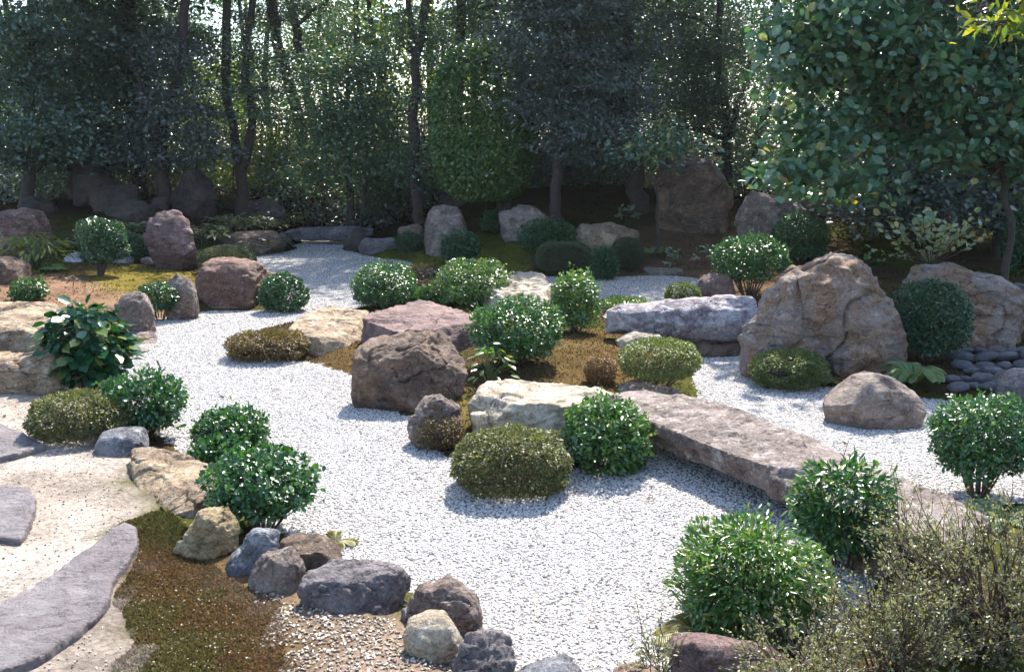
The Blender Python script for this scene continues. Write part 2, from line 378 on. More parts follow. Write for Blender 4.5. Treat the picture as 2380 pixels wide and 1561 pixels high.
def scatter(name, label, cat, verts, faces, dens, mat, rad, smin, smax, flat=0.6, kind='stuff'):
    me = np_mesh(name, verts, faces, True, {'dens': ('FLOAT', dens)}); o = link(name, me)
    tag(o, label, cat, kind=kind)
    g = bpy.data.node_groups.new(name, 'GeometryNodeTree')
    g.interface.new_socket('Geometry', in_out='INPUT', socket_type='NodeSocketGeometry')
    g.interface.new_socket('Geometry', in_out='OUTPUT', socket_type='NodeSocketGeometry')
    N = g.nodes.new; K = g.links.new
    gi, go = N('NodeGroupInput'), N('NodeGroupOutput')
    dp = N('GeometryNodeDistributePointsOnFaces'); K(gi.outputs[0], dp.inputs['Mesh'])
    na = N('GeometryNodeInputNamedAttribute'); na.data_type = 'FLOAT'; na.inputs['Name'].default_value = 'dens'
    K(na.outputs['Attribute'], dp.inputs['Density'])
    ico = N('GeometryNodeMeshIcoSphere'); ico.inputs['Radius'].default_value = rad; ico.inputs['Subdivisions'].default_value = 2
    pos = N('GeometryNodeInputPosition'); nt_ = N('ShaderNodeTexNoise'); nt_.inputs['Scale'].default_value = 0.9/rad
    K(pos.outputs[0], nt_.inputs['Vector'])
    sub = N('ShaderNodeVectorMath'); sub.operation = 'SUBTRACT'; sub.inputs[1].default_value = (.5, .5, .5); K(nt_.outputs['Color'], sub.inputs[0])
    sc = N('ShaderNodeVectorMath'); sc.operation = 'SCALE'; sc.inputs['Scale'].default_value = rad*1.7; K(sub.outputs[0], sc.inputs[0])
    spn = N('GeometryNodeSetPosition'); K(ico.outputs[0], spn.inputs[0]); K(sc.outputs[0], spn.inputs['Offset'])
    sm = N('GeometryNodeSetMaterial'); sm.inputs['Material'].default_value = mat; K(spn.outputs[0], sm.inputs[0])
    iop = N('GeometryNodeInstanceOnPoints'); K(dp.outputs['Points'], iop.inputs['Points']); K(sm.outputs[0], iop.inputs['Instance'])
    rr = N('FunctionNodeRandomValue'); rr.data_type = 'FLOAT_VECTOR'; rr.inputs[0].default_value = (-.5, -.5, 0); rr.inputs[1].default_value = (.5, .5, 6.28)
    K(rr.outputs[0], iop.inputs['Rotation'])
    rs = N('FunctionNodeRandomValue'); rs.data_type = 'FLOAT_VECTOR'
    rs.inputs[0].default_value = (smin, smin, smin*flat); rs.inputs[1].default_value = (smax, smax, smax*flat); K(rs.outputs[0], iop.inputs['Scale'])
    K(iop.outputs[0], go.inputs[0])
    md = o.modifiers.new('scatter', 'NODES'); md.node_group = g
    return o
gdist = gp[:, 1]
gdens = np.where(bank_dist(gp)[0] < 0.05, np.interp(gdist, [3, 7, 10, 15, 25], [3300, 3000, 2200, 1000, 350]), 0)
WHITEP = pebble_material('white_pebble', [(0, (.12,.11,.10)), (.10, (.31,.29,.27)), (.28, (.52,.49,.465)), (1, (.64,.61,.58))])
scatter('gravel', 'white gravel raked through the dry stream', 'gravel', gverts, Fa, gdens, WHITEP, .0080, .6, 1.6, .85)
def zone_sheet(pix, z, off=.004):
    s = sdf(pts, poly_world(pix, z, 2)) < 0
    Fz = grid_faces(nx, ny); Fz = Fz[s[Fz].all(1)]
    u = np.unique(Fz); rm = -np.ones(len(pts), int); rm[u] = np.arange(len(u))
    return np.column_stack([pts[u], Z[u]+off]), rm[Fz]
V, Fz = zone_sheet(GRIT_PIX, .13)
TANP = pebble_material('tan_pebble', [(0, (.08,.06,.05)), (.35, (.24,.18,.13)), (.7, (.40,.33,.26)), (1, (.60,.55,.48))])
scatter('grit', 'tan grit on the ground before the shore stones', 'grit', V, Fz, np.full(len(V), 2200.), TANP, .008, .45, 1.5)
V, Fz = zone_sheet(MOSS_PIX, .13)
scatter('moss_grit', 'pale pebbles strewn over brown moss', 'pebbles', V, Fz, 200+380*(fbm(np.column_stack([V[:, :2]*3, V[:, 2]]), 2) > .05), TANP, .0062, .4, 1.3)
V, Fz = zone_sheet(SAND_PIX, .13)
SANDP = pebble_material('sand_grain', [(0, (.05,.04,.035)), (.25, (.16,.13,.11)), (.4, (.50,.42,.33)), (1, (.62,.55,.45))])
scatter('sand_grit', 'coarse grains on the pale sand between the slabs', 'grit', V, Fz, np.where(V[:, 1] < 9, 260., 60.), SANDP, .006, .5, 1.3)
def cover_points(n, x0, x1, y0, y1, power=1.0):
    p = np.column_stack([rng.uniform(x0, x1, n), y0+(y1-y0)*rng.random(n)**power]); return p[np.abs(p[:, 0]) < p[:, 1]*.56+.3]
def soil_at(p):
    ix = np.clip(np.searchsorted(X, p[:, 0]), 0, nx-1); iy = np.clip(np.searchsorted(Y, p[:, 1]), 0, ny-1); return col[iy*nx+ix]
def colour_material(name, trans, rough=.8):
    m, t, b, L = nodes(name); a = t.nodes.new('ShaderNodeAttribute'); a.attribute_name = 'tint'
    L.new(a.outputs['Color'], b.inputs['Base Color']); b.inputs['Roughness'].default_value = rough; b.inputs['Specular IOR Level'].default_value = .15
    tr = t.nodes.new('ShaderNodeBsdfTranslucent'); L.new(a.outputs['Color'], tr.inputs[0]); ms = t.nodes.new('ShaderNodeMixShader'); ms.inputs[0].default_value = trans
    L.new(b.outputs[0], ms.inputs[1]); L.new(tr.outputs[0], ms.inputs[2]); L.new(ms.outputs[0], t.nodes['Material Output'].inputs[0]); return m
def tufts(name, p2, hmin, hmax, thick, gain, mat):
    z = H(p2); k = z > .015; p2, z = p2[k], z[k]; n = len(p2); p = np.column_stack([p2, z-.003])
    h = rng.uniform(hmin, hmax, n); an = rng.uniform(0, 6.28, n); w_ = h*thick
    d = np.column_stack([np.cos(an), np.sin(an), np.zeros(n)]); lean = rng.normal(0, .55, (n, 3)); lean[:, 2] = 1
    V = np.stack([p-d*w_[:, None], p+d*w_[:, None], p+lean*h[:, None]], 1).reshape(-1, 3)
    c = soil_at(p2)*(gain*rng.uniform(.55, 1.5, (n, 1)))*rng.uniform(.85, 1.15, (n, 3)); c = np.repeat(np.column_stack([c, np.ones(n)]), 3, axis=0)
    return link(name, np_mesh(name, V, np.arange(3*n).reshape(-1, 3), False, {'tint': ('FLOAT_COLOR', c)}), mat)
TUFTM = colour_material('moss_shoot', .35)
sand_w, moss_w, grit_w = (poly_world(q, .13, 2) for q in (SAND_PIX, MOSS_PIX, GRIT_PIX))
p2 = cover_points(420000, -4.2, 0, 3.9, 7.2); k = sdf(p2, moss_w)+.10*vnoise(np.column_stack([p2*4, p2[:, :1]*0])) < .04; p2 = p2[k]
tag(tufts('moss', p2, .008, .022, .4, 1.3, TUFTM), 'brown and green moss beside the long curved slate slab', 'moss', kind='stuff')
p2 = cover_points(120000, -9, 9, 7, 18, .8); i_ = sdf(p2, ISLAND); p2 = p2[i_ < .02]
tag(tufts('island_moss', p2, .012, .03, .45, 1.0, TUFTM), 'golden moss covering the rocky island', 'moss', kind='stuff')
p2 = cover_points(170000, -15, 15, 6, 30, .9); o_ = sdf(p2, STREAM); k = (o_ > .03) & (sdf(p2, sand_w) > .1) & (sdf(p2, moss_w) > 0) & (sdf(p2, grit_w) > 0)
k &= fbm(np.column_stack([p2*1.6, p2[:, :1]*0]), 3)+.3*rng.random(len(p2)) > .02
tag(tufts('bank_moss', p2[k], .012, .035, .6, 1.0, TUFTM), 'patchy moss and low growth on the banks', 'moss', kind='stuff')
# fallen leaves
p2 = cover_points(9000, -16, 16, 9, 34, .7); k = (sdf(p2, STREAM) > .15) & (sdf(p2, sand_w) > .1); p2 = np.concatenate([p2[k], cover_points(420, -8, 8, 4.5, 22)]); n = len(p2)
an = rng.uniform(0, 6.28, n); Lf = rng.uniform(.025, .05, n)*np.interp(p2[:, 1], [5, 15], [1, 1.9]); d = np.column_stack([np.cos(an), np.sin(an), rng.normal(0, .15, n)]); e = np.column_stack([-np.sin(an), np.cos(an), rng.normal(0, .25, n)])
p = np.column_stack([p2, np.maximum(H(p2), .008)+.012]); V = np.stack([p-d*Lf[:, None]*.5, p+e*Lf[:, None]*.22, p+d*Lf[:, None]*.5, p-e*Lf[:, None]*.22], 1).reshape(-1, 3)
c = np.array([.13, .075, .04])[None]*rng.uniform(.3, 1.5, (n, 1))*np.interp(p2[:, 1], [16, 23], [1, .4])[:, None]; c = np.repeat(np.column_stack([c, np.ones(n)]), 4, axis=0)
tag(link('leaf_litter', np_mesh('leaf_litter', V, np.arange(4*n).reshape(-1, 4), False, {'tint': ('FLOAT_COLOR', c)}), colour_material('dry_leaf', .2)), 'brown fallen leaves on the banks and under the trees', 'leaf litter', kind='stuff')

# ------------------------------------------------------------------ rocks
def hull_mesh(groups):
    bm = bmesh.new()
    for P in groups:
        vs_ = [bm.verts.new(tuple(p)) for p in P]
        r = bmesh.ops.convex_hull(bm, input=vs_, use_existing_faces=False)
        dead = [g for g in r['geom_interior'] if isinstance(g, bmesh.types.BMVert)] + [g for g in r['geom_unused'] if isinstance(g, bmesh.types.BMVert)]
        bmesh.ops.delete(bm, geom=list({v for v in dead if v.is_valid}), context='VERTS')
    bmesh.ops.recalc_face_normals(bm, faces=bm.faces[:])
    me = bpy.data.meshes.new('hull'); bm.to_mesh(me); bm.free(); return me
def carve(me, name, seed, rough=1.0, strata=None, res=None, facets=11, cut=1.0, size=None, swell=1.0):
    V = np.array([v.co[:] for v in me.vertices]); lo, hi = V.min(0), V.max(0); ext = hi-lo; size = size or float(np.sort(ext)[1:].mean())
    vox = max(5.0*max(lo[1], 3.5)/F, float(ext.max())/130, .012)
    tmp = bpy.data.objects.new('tmp', me); C.objects.link(tmp)
    md = tmp.modifiers.new('r', 'REMESH'); md.mode = 'VOXEL'; md.voxel_size = vox
    dg = bpy.context.evaluated_depsgraph_get(); out = bpy.data.meshes.new_from_object(tmp.evaluated_get(dg))
    bpy.data.objects.remove(tmp); bpy.data.meshes.remove(me)
    n = len(out.vertices); co = np.empty(n*3, np.float32); out.vertices.foreach_get('co', co); co = co.reshape(-1, 3).astype(float)
    no = np.empty(n*3, np.float32); out.vertices.foreach_get('normal', no); no = no.reshape(-1, 3)
    r = np.random.default_rng(seed*31+5)
    q = co/size + seed*7.77
    # coarse swelling, then flat broken faces, then chips, cracks and grain
    co = co + no*((0.045*fbm(q*1.4, 2)*min(rough, 1.2)*swell)*size)[:, None]
    for k in range(facets):
        d = r.standard_normal(3); d[1] -= .35; d[2] = d[2]*.7+.1; d /= np.linalg.norm(d)
        pr = co@d; off = pr.max()-r.uniform(.03, .13)*(pr.max()-pr.min())*(1 if abs(d[2]) < .75 else .35); over = pr-off
        co = co - d[None]*(np.maximum(over, 0)*.97*min(cut, 1))[:, None]
    a_, b2 = co.min(0), co.max(0)                                      # the broken faces must not shrink the stone
    co = (co-(a_+b2)/2)*(ext/(b2-a_))+(lo+hi)/2
    d = 0.014*(1-2*np.abs(fbm(q*4.0+3, 3))) + 0.015*fbm(q*9+5, 3) + .013*fbm(q*24+2, 2)
    st = fbm(q*2.6+11, 2); d += -0.030*sstep(.10, .15, st) + 0.022*sstep(.22, .26, -st)
    cr = np.abs(fbm(q*2.2+21, 3)); d -= .035*sstep(.035, 0, cr)
    if strata is not None:
        sdv = np.array(strata[:3]); sdv = sdv/np.linalg.norm(sdv)
        u = (co@sdv)/size*strata[3] + 0.8*fbm(q*1.5, 2)
        saw = u-np.floor(u); d += strata[4]*(sstep(0, .75, saw)-sstep(.86, 1, saw)-.4)*(.5+.5*sstep(-.2, .3, fbm(q*3+31, 2)))
    co = co + no*(d*size*rough)[:, None]
    out.vertices.foreach_set('co', co.astype(np.float32).ravel())
    out.polygons.foreach_set('use_smooth', np.ones(len(out.polygons), bool)); out.update(); out.name = name
    return out, co
def place_rock(name, me, co, mat, label, cat='rock', group=None):
    out, co = me, co
    c = (co.min(0)+co.max(0))/2; org = np.array([c[0], c[1], max(gz(c[0], c[1]), co[:, 2].min())])
    out.vertices.foreach_set('co', (co-org).astype(np.float32).ravel()); out.update()
    out.materials.clear(); o = link(name, out, RM[mat] if isinstance(mat, str) else mat, None, org)
    tag(o, label, cat, group); return o
def sil_points(sil, Y0, th, r, slope=0.3):
    """the outline leans back towards the top; rings before and behind it swell it to a solid"""
    Yc = Y0 + th*0.40; ys = [p[1] for p in sil]; y1, y0 = max(ys), min(ys)
    P = np.array([at(x, y, Yc + slope*th*(y1-y)/(y1-y0)) for x, y in sil]); c = P.mean(0); out = [P]
    for dy, s in ((-.25, .90), (-.42, .68), (.28, .9), (.5, .62)):
        Q = c + (P-c)*(s*(1+.07*r.standard_normal((len(P), 1)))); Q[:, 1] += dy*th*(1+.15*r.standard_normal(len(P)))
        out.append(Q)
    A = np.concatenate(out); zm = c[2]; low = A[A[:, 2] < zm].copy()
    low[:, 0] = c[0]+(low[:, 0]-c[0])*.86; low[:, 2] = np.minimum(low[:, 2], gz(c[0], Yc) - 0.12); return np.concatenate([A, low])
def boulder(name, sils, mat, label, th=0.75, rough=1.0, strata=None, base=None, res=58, slope=0.3, group=None, facets=15):
    """sils: outlines (photo pixels) of the rock's cross-section; each is set at its own depth and swelled to a solid"""
    global _seed
    _seed += 1; r = np.random.default_rng(_seed*13+1)
    if not isinstance(sils[0], list): sils = [sils]
    bx, by = base if base else max(sils[0], key=lambda p: p[1])
    if base is None: bx = sum(p[0] for p in sils[0])/len(sils[0])
    Y0 = ground(bx, min(by, 1561))[1]
    if by > 1561: Y0 = onz(bx, by, .1)[1]
    groups = []
    for s in sils:
        xs = [p[0] for p in s]; wid = (max(xs)-min(xs))*Y0/F
        groups.append(sil_points(s, Y0, wid*th, r, slope))
    me, co = carve(hull_mesh(groups), name, _seed, rough, strata, res, facets)
    return place_rock(name, me, co, mat, label, group=group)
_seed = 0
def block(name, top, base, mat, label, inset=.04, thick=None, rough=.7, strata=None, H_=None, res=64, extra=None, flare=1.04, cat='rock', sink=.12, facets=7, size=None):
    """flat-topped stone: top outline (photo pixels) on one level, foot pixels on the ground"""
    global _seed
    _seed += 1
    by = max(base, key=lambda p: p[1]); Y0 = ground(by[0], min(by[1], 1561))[1]
    fr = max(top, key=lambda p: p[1])
    zt = H_ if H_ is not None else at(fr[0], fr[1], Y0+inset)[2]
    T = np.array([onz(x, y, zt) for x, y in top]); c = T.mean(0)
    if thick:
        B = c+(T-c)*flare; B[:, 2] = zt-thick; G = [T, B]
    else:
        Bp = np.array([ground(x, min(y, 1561)) for x, y in base]); Bp2 = Bp.copy(); Bp2[:, 2] -= sink
        B = c+(T-c)*flare; B[:, 2] = min(gz(c[0], c[1]), zt-.05)-sink; G = [T, B, Bp, Bp2]
    groups = [np.concatenate(G)]
    for e in (extra or []):
        etop, ez, eth = e; E = np.array([onz(x, y, zt+ez) for x, y in etop]); E2 = E.copy(); E2[:, 2] -= eth; groups.append(np.concatenate([E, E2]))
    me, co = carve(hull_mesh(groups), name, _seed, rough, strata, res, facets, size=size, swell=.35)
    return place_rock(name, me, co, mat, label, cat)

# --- left shore, back
boulder('boulder', [(-70,505),(20,488),(75,492),(105,530),(112,570),(70,612),(-70,612)], 'red', 'red-brown boulder with whitish top cut by the left picture edge')
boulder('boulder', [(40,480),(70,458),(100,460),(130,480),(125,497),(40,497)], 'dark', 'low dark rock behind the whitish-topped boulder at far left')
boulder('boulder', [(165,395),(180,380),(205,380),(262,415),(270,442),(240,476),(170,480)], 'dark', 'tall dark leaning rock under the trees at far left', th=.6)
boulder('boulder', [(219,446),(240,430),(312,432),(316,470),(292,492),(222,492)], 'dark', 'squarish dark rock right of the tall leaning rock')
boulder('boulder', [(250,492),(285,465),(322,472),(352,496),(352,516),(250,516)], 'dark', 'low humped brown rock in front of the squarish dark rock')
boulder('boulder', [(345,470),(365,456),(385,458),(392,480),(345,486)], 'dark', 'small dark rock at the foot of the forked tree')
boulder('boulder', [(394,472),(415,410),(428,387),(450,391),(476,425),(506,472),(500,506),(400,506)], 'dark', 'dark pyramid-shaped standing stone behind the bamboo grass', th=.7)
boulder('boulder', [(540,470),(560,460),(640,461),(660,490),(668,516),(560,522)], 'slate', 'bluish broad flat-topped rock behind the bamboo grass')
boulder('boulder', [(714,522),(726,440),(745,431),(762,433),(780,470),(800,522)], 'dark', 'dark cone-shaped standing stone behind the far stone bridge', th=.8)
boulder('boulder', [(343,530),(372,492),(405,490),(426,510),(440,560),(463,602),(455,628),(400,628),(365,592),(350,555)], 'purple', 'upright purple rock with pale tip leaning left', th=.6, strata=(.3,.2,1,5,.02))
boulder('boulder', [(460,622),(475,604),(530,600),(575,612),(600,635),(612,680),(605,720),(470,720),(455,685)], 'red', 'reddish block with grey top in front of the clipped dome', th=.7, strata=(.2,.1,1,5,.025))
boulder('boulder', [(600,642),(625,630),(652,633),(668,655),(662,692),(600,692)], 'brown', 'low brown rock tucked behind the round bush on the far gravel', base=(640,700))
boulder('boulder', [(388,657),(405,633),(430,645),(446,667),(458,715),(440,738),(402,745),(390,722)], 'lilac', 'narrow upright brown stone at the shore left of the reddish block', th=.8)
boulder('boulder', [(271,702),(290,678),(325,675),(346,700),(358,740),(345,770),(310,776),(280,742)], 'lilac', 'egg-shaped mottled stone beside the big-leaved plant', th=.8)
block('flat_stone', [(270,768),(300,762),(345,765),(363,785),(352,808),(300,822),(260,810)], [(300,832),(350,818),(265,822)], 'lilac', 'flat reddish stone jutting into the gravel behind the big-leaved plant')
block('flat_stone', [(-80,722),(0,706),(125,700),(172,718),(150,752),(60,762),(-80,770)], [(-80,800),(60,800),(150,775)], 'tan', 'broad pale flat stone at left edge behind the big-leaved plant')
boulder('boulder', [(-60,762),(40,756),(75,780),(92,800),(80,815),(-60,822)], 'tan', 'angular tan rock below the broad flat stone at left edge', th=.5)
boulder('boulder', [(-90,830),(0,820),(100,815),(155,836),(166,862),(156,906),(-90,918)], 'tan', 'large tan boulder with pinkish face beside the sand', th=.55)
boulder('boulder', [(-70,612),(30,598),(60,625),(66,652),(-70,662)], 'brown', 'dark shaded rock at left edge under the yellow-green plant')
for k, (a, lab) in enumerate([([(150,600),(170,588),(205,590),(215,604),(160,610)], 'flat pale blue-grey stone left of the cloud-pruned shrub'),
        ([(255,605),(275,590),(300,592),(310,606),(262,612)], 'flat pale stone right of the cloud-pruned trunk'),
        ([(325,607),(335,598),(350,599),(355,612),(328,614)], 'small pale stone at the foot of the upright purple rock')]):
    boulder('stone', a, 'white', lab, th=.8)
# --- left shore, front
boulder('boulder', [(221,1036),(235,1006),(275,995),(325,998),(341,1020),(335,1046),(295,1062),(235,1060)], 'grey', 'rounded blue-grey stone with white top beside the sand', th=.8, rough=.4, facets=5)
block('boulder', [(299,1052),(325,1030),(352,1032),(420,1060),(502,1086),(497,1118),(468,1158),(420,1136),(372,1106),(328,1076)], [(312,1135),(345,1160),(392,1197),(435,1204),(474,1190)], 'tan', 'long tan rock with bark-like grain at the shore', strata=(.5,.3,1,6,.008), rough=.55)
boulder('boulder', [(413,1272),(435,1215),(470,1185),(522,1196),(556,1246),(545,1276),(500,1300),(420,1297)], 'gold', 'knobbly golden stone on the moss edge', th=.75, rough=1.5)
boulder('boulder', [(524,1292),(560,1256),(585,1230),(635,1230),(646,1276),(620,1312),(580,1336),(535,1327)], 'grey', 'blue-grey rock squeezed between golden stone and split stone', th=.7, rough=1.2)
boulder('boulder', [(640,1266),(690,1243),(760,1248),(785,1276),(797,1326),(730,1328),(650,1300)], 'brown', 'dark brown stone behind the split stone at the gravel edge', th=.7, rough=.7)
boulder('boulder', [(581,1332),(620,1290),(680,1270),(709,1310),(706,1360),(680,1381),(620,1368),(590,1347)], 'lilac', 'stone split brown and white before the dark brown stone', th=.75, rough=1.1)
boulder('boulder', [(700,1387),(740,1336),(790,1320),(900,1328),(936,1350),(946,1380),(900,1420),(820,1426),(720,1402)], 'slate', 'violet-grey ridged rock in the front shore row', th=.6, strata=(.9,-.3,.6,5,.03), rough=1.2)
boulder('boulder', [(928,1418),(975,1370),(1040,1350),(1090,1375),(1112,1410),(1126,1460),(1080,1492),(980,1442)], 'lilac', 'pinkish brown rock with overhanging lip behind the smooth beige stone', th=.65, strata=(.5,.3,.8,5,.025), rough=1.2)
boulder('boulder', [(941,1452),(960,1430),(1030,1428),(1080,1455),(1086,1486),(1042,1520),(990,1541),(960,1502)], 'cream', 'smooth beige faceted stone with a crack near the bottom edge', th=.7, rough=.45)
boulder('boulder', [(1040,1542),(1085,1482),(1140,1468),(1185,1500),(1196,1540),(1192,1600),(1050,1610)], 'slate', 'dark violet slate rock at the bottom edge beside the beige stone', th=.8, strata=(.2,.5,1,6,.03), base=(1120,1600))
boulder('boulder', [(1190,1585),(1230,1532),(1300,1536),(1350,1556),(1372,1605),(1200,1615)], 'grey', 'grey mottled rock at the bottom edge on the gravel', th=.7, base=(1280,1605))
boulder('boulder', [(1422,1570),(1470,1547),(1530,1555),(1547,1605),(1425,1605)], 'brown', 'small brown rock top peeking over the bottom edge', th=.7, base=(1480,1605))
boulder('boulder', [(1560,1522),(1575,1488),(1612,1483),(1740,1492),(1850,1520),(1850,1630),(1565,1630)], 'purple', 'smooth purplish block at the bottom edge below the large round bush', th=.4, rough=.4, base=(1700,1610))
# --- island
block('boulder', [(671,768),(722,716),(772,707),(850,726),(846,756),(800,772),(742,793),(700,790)], [(705,805),(745,830),(800,805),(842,788)], 'tan', 'tan slab-topped rock with purple side beside the low brown azalea', rough=.6, strata=(.2,.4,1,6,.012))
block('boulder', [(845,744),(880,708),(930,699),(1050,720),(1106,735),(1092,752),(1020,762),(940,772)], [(850,810),(930,835),(1020,830),(1092,800)], 'purple', 'big purple flat-topped rock in the middle of the island', rough=.6)
boulder('boulder', [[(819,872),(835,838),(872,806),(940,784),(1010,768),(1050,786),(1078,845),(1064,900),(1000,925),(950,966),(890,942),(830,908)]], 'brown', 'big dark brown wrinkled boulder at the island shore', th=.55, slope=.75, strata=(.5,-.5,.8,5,.025), rough=1.15, res=70)
boulder('boulder', [(946,992),(985,926),(1025,908),(1052,930),(1076,988),(1060,1042),(1000,1046),(955,1016)], 'lilac', 'pale pointed rock between dark boulder and layered rock', th=.7, strata=(.3,.3,1,5,.02))
block('boulder', [(1094,922),(1150,881),(1220,870),(1330,884),(1422,914),(1375,932),(1320,940),(1240,946),(1170,944)], [(1085,990),(1150,1020),(1250,1060),(1340,1070),(1400,1010)], 'cream', 'broad cream layered rock with cracked flat top', rough=.6, strata=(.15,.35,1,7,.016), res=80)
block('boulder', [(1119,650),(1185,632),(1258,640),(1293,682),(1240,670),(1200,672),(1135,670)], [(1122,716),(1200,742),(1290,738)], 'cream', 'cream cube-like rock with sunlit top on the island', rough=.7)
boulder('boulder', [(1425,912),(1480,888),(1540,890),(1582,910),(1600,935),(1440,945)], 'lilac', 'rounded hump of stone at the left end of the slab bridge', th=.8, base=(1500,938))
boulder('boulder', [(1432,792),(1475,768),(1530,778),(1545,800),(1500,812),(1440,808)], 'cream', 'small pale rock in front of the fallen-log stone', th=.6)
boulder('boulder', [(1590,806),(1640,790),(1738,798),(1742,826),(1640,833),(1600,820)], 'brown', 'dark low rock under the fallen-log stone', th=.6)
# stone bridge over the right arm, shaped like a log
def log_stone():
    global _seed
    _seed += 1
    path = [(1412,748,.17),(1440,742,.22),(1520,748,.25),(1600,748,.30),(1680,745,.34),(1750,742,.36)]
    Y0 = ground(1500, 800)[1]
    P = []
    for k, (x, y, r) in enumerate(path):
        c = at(x, y, Y0+.25)
        for a in range(10):
            an = 2*math.pi*a/10; P.append(c+np.array([0, math.cos(an)*r*1.1, math.sin(an)*r*(.85 if math.sin(an) > 0 else .9)]))
    me, co = carve(hull_mesh([np.array(P)]), 'stone_bridge', _seed, .4, (.1,.3,1,5,.012), 84, 3)
    return place_rock('stone_bridge', me, co, 'white', 'pale lilac log-shaped stone lying across the right gravel arm', 'stone bridge')
log_stone()
# slab bridge
block('stone_bridge', [(1418,912),(1500,902),(1640,925),(1770,968),(1880,1015),(1980,1062),(2110,1112),(2240,1166),(2300,1205),(2215,1275),(2080,1228),(1960,1172),(1850,1124),(1700,1060),(1560,1008),(1490,982)],
      [(1500,1080)], 'slab', 'long weathered stone slab bridging the gravel to the right bank', thick=.15, H_=.28, rough=.75, res=150, size=.75,
      extra=[([(1430,912),(1500,903),(1640,925),(1770,968),(1850,1003),(1893,1066),(1880,1090),(1830,1086),(1790,1078),(1700,1050),(1570,1000),(1495,972)], .075, .11)], flare=.97, cat='stone bridge', facets=0)
# --- right side
boulder('boulder', [(1621,706),(1625,650),(1650,635),(1690,640),(1705,680),(1706,712)], 'purple', 'purple rounded stone between log stone and umbrella-shaped shrub', th=.7)
boulder('boulder', [[(1800,660),(1850,618),(1920,600),(1985,605),(2050,645),(2060,700),(2075,770),(2108,822),(2085,862),(1990,878),(1880,872),(1800,848)],
                    [(1738,832),(1745,762),(1770,692),(1800,657),(1850,640),(1900,862),(1800,852),(1760,842)]], 'rust', 'huge rust-stained grey boulder, tallest on the right', th=.5, rough=1.15, strata=(.7,.2,.7,4,.02), facets=16, res=84, base=(1950,876))
boulder('boulder', [(2105,652),(2130,612),(2180,608),(2290,635),(2350,665),(2392,720),(2365,762),(2340,812),(2270,814),(2200,816),(2150,742),(2110,702)], 'rust', 'big pinkish boulder at right edge behind the dark round bush', th=.5, strata=(.4,.2,1,6,.018), res=70)
boulder('boulder', [[(1910,937),(1940,910),(1975,873),(2010,866),(2050,875),(2100,910),(2126,950),(2134,986),(2060,996),(1960,967),(1920,952)]], 'lilac', 'smooth humped grey-brown stone standing in the right gravel', th=.65, rough=.35, facets=5)
boulder('boulder', [(2308,905),(2330,868),(2370,858),(2440,880),(2440,935),(2330,935)], 'slate', 'speckled stone at right edge above the round bush', th=.7)
boulder('boulder', [(1988,1312),(2015,1286),(2085,1280),(2090,1348),(1995,1343)], 'tan', 'pale stone behind the twiggy foreground shrub', th=.8)
# --- back right
boulder('boulder', [(984,522),(1010,485),(1050,476),(1096,486),(1092,540),(1086,588),(1020,592),(995,582)], 'lilac', 'tall blocky pinkish rock with pale cap on the mossy bank', th=.7, strata=(.2,.3,1,5,.02))
boulder('boulder', [(924,526),(985,524),(992,582),(930,582)], 'brown', 'small upright brown rock left of the blocky pinkish rock', th=.7)
boulder('boulder', [(830,577),(850,553),(915,552),(922,582),(840,590)], 'slate', 'low grey rock by the far gravel bend', th=.6)
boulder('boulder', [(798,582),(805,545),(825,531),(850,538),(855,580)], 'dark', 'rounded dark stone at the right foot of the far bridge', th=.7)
boulder('boulder', [(1160,492),(1200,480),(1240,482),(1286,520),(1282,552),(1200,562),(1165,552)], 'lilac', 'grey mottled boulder on the mossy mound under the clipped tree', th=.7)
boulder('boulder', [(1334,547),(1360,522),(1430,520),(1486,535),(1490,550),(1430,572),(1380,594),(1345,572)], 'tan', 'pale flat-topped wedge rock among the clipped bushes', th=.7, rough=.8, strata=(.2,.3,1,5,.015))
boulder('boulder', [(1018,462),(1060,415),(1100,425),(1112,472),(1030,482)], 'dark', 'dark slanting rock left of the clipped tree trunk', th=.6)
boulder('boulder', [(1518,402),(1530,375),(1640,364),(1662,420),(1700,482),(1690,542),(1530,546)], 'brown', 'large upright brown rock in deep tree shade', th=.6)
boulder('boulder', [(1708,492),(1750,440),(1800,460),(1862,480),(1872,532),(1830,582),(1730,562)], 'lilac', 'pointed pinkish rock below the large-leaved tree', th=.6)
boulder('boulder', [(1855,470),(1900,450),(1970,462),(1985,500),(1860,505)], 'purple', 'dim purple rock half hidden under the large-leaved tree', th=.6)
block('flat_stone', [(1492,615),(1540,608),(1608,612),(1606,622),(1500,626)], [(1494,637),(1604,634)], 'lilac', 'low flat step stone on the bare earth by the far right gravel', rough=.4)
boulder('stone', [(1790,632),(1800,616),(1830,612),(1838,630)], 'tan', 'small tan stone right of the umbrella-shaped shrub', th=.8)
boulder('boulder', [(515,552),(560,541),(655,535),(663,566),(656,590),(530,592)], 'brown', 'long low brown rock at the left foot of the far bridge', th=.5)
def far_bridge():
    global _seed
    _seed += 1
    Y0 = ground(760, 575)[1]; P = []
    for x, y in [(650,546),(700,533),(800,525),(868,530),(862,545),(790,546),(700,552),(655,558)]:
        for dy in (0, .7): P.append(at(x, y, Y0+1.0)+np.array([0, dy-.35, -.06*abs(dy-.35)]))
    me, co = carve(hull_mesh([np.array(P)]), 'stone_bridge', _seed, .7, None, 70)
    place_rock('stone_bridge', me, co, 'slate', 'flat grey stone bridge over the far end of the gravel', 'stone bridge')
far_bridge()

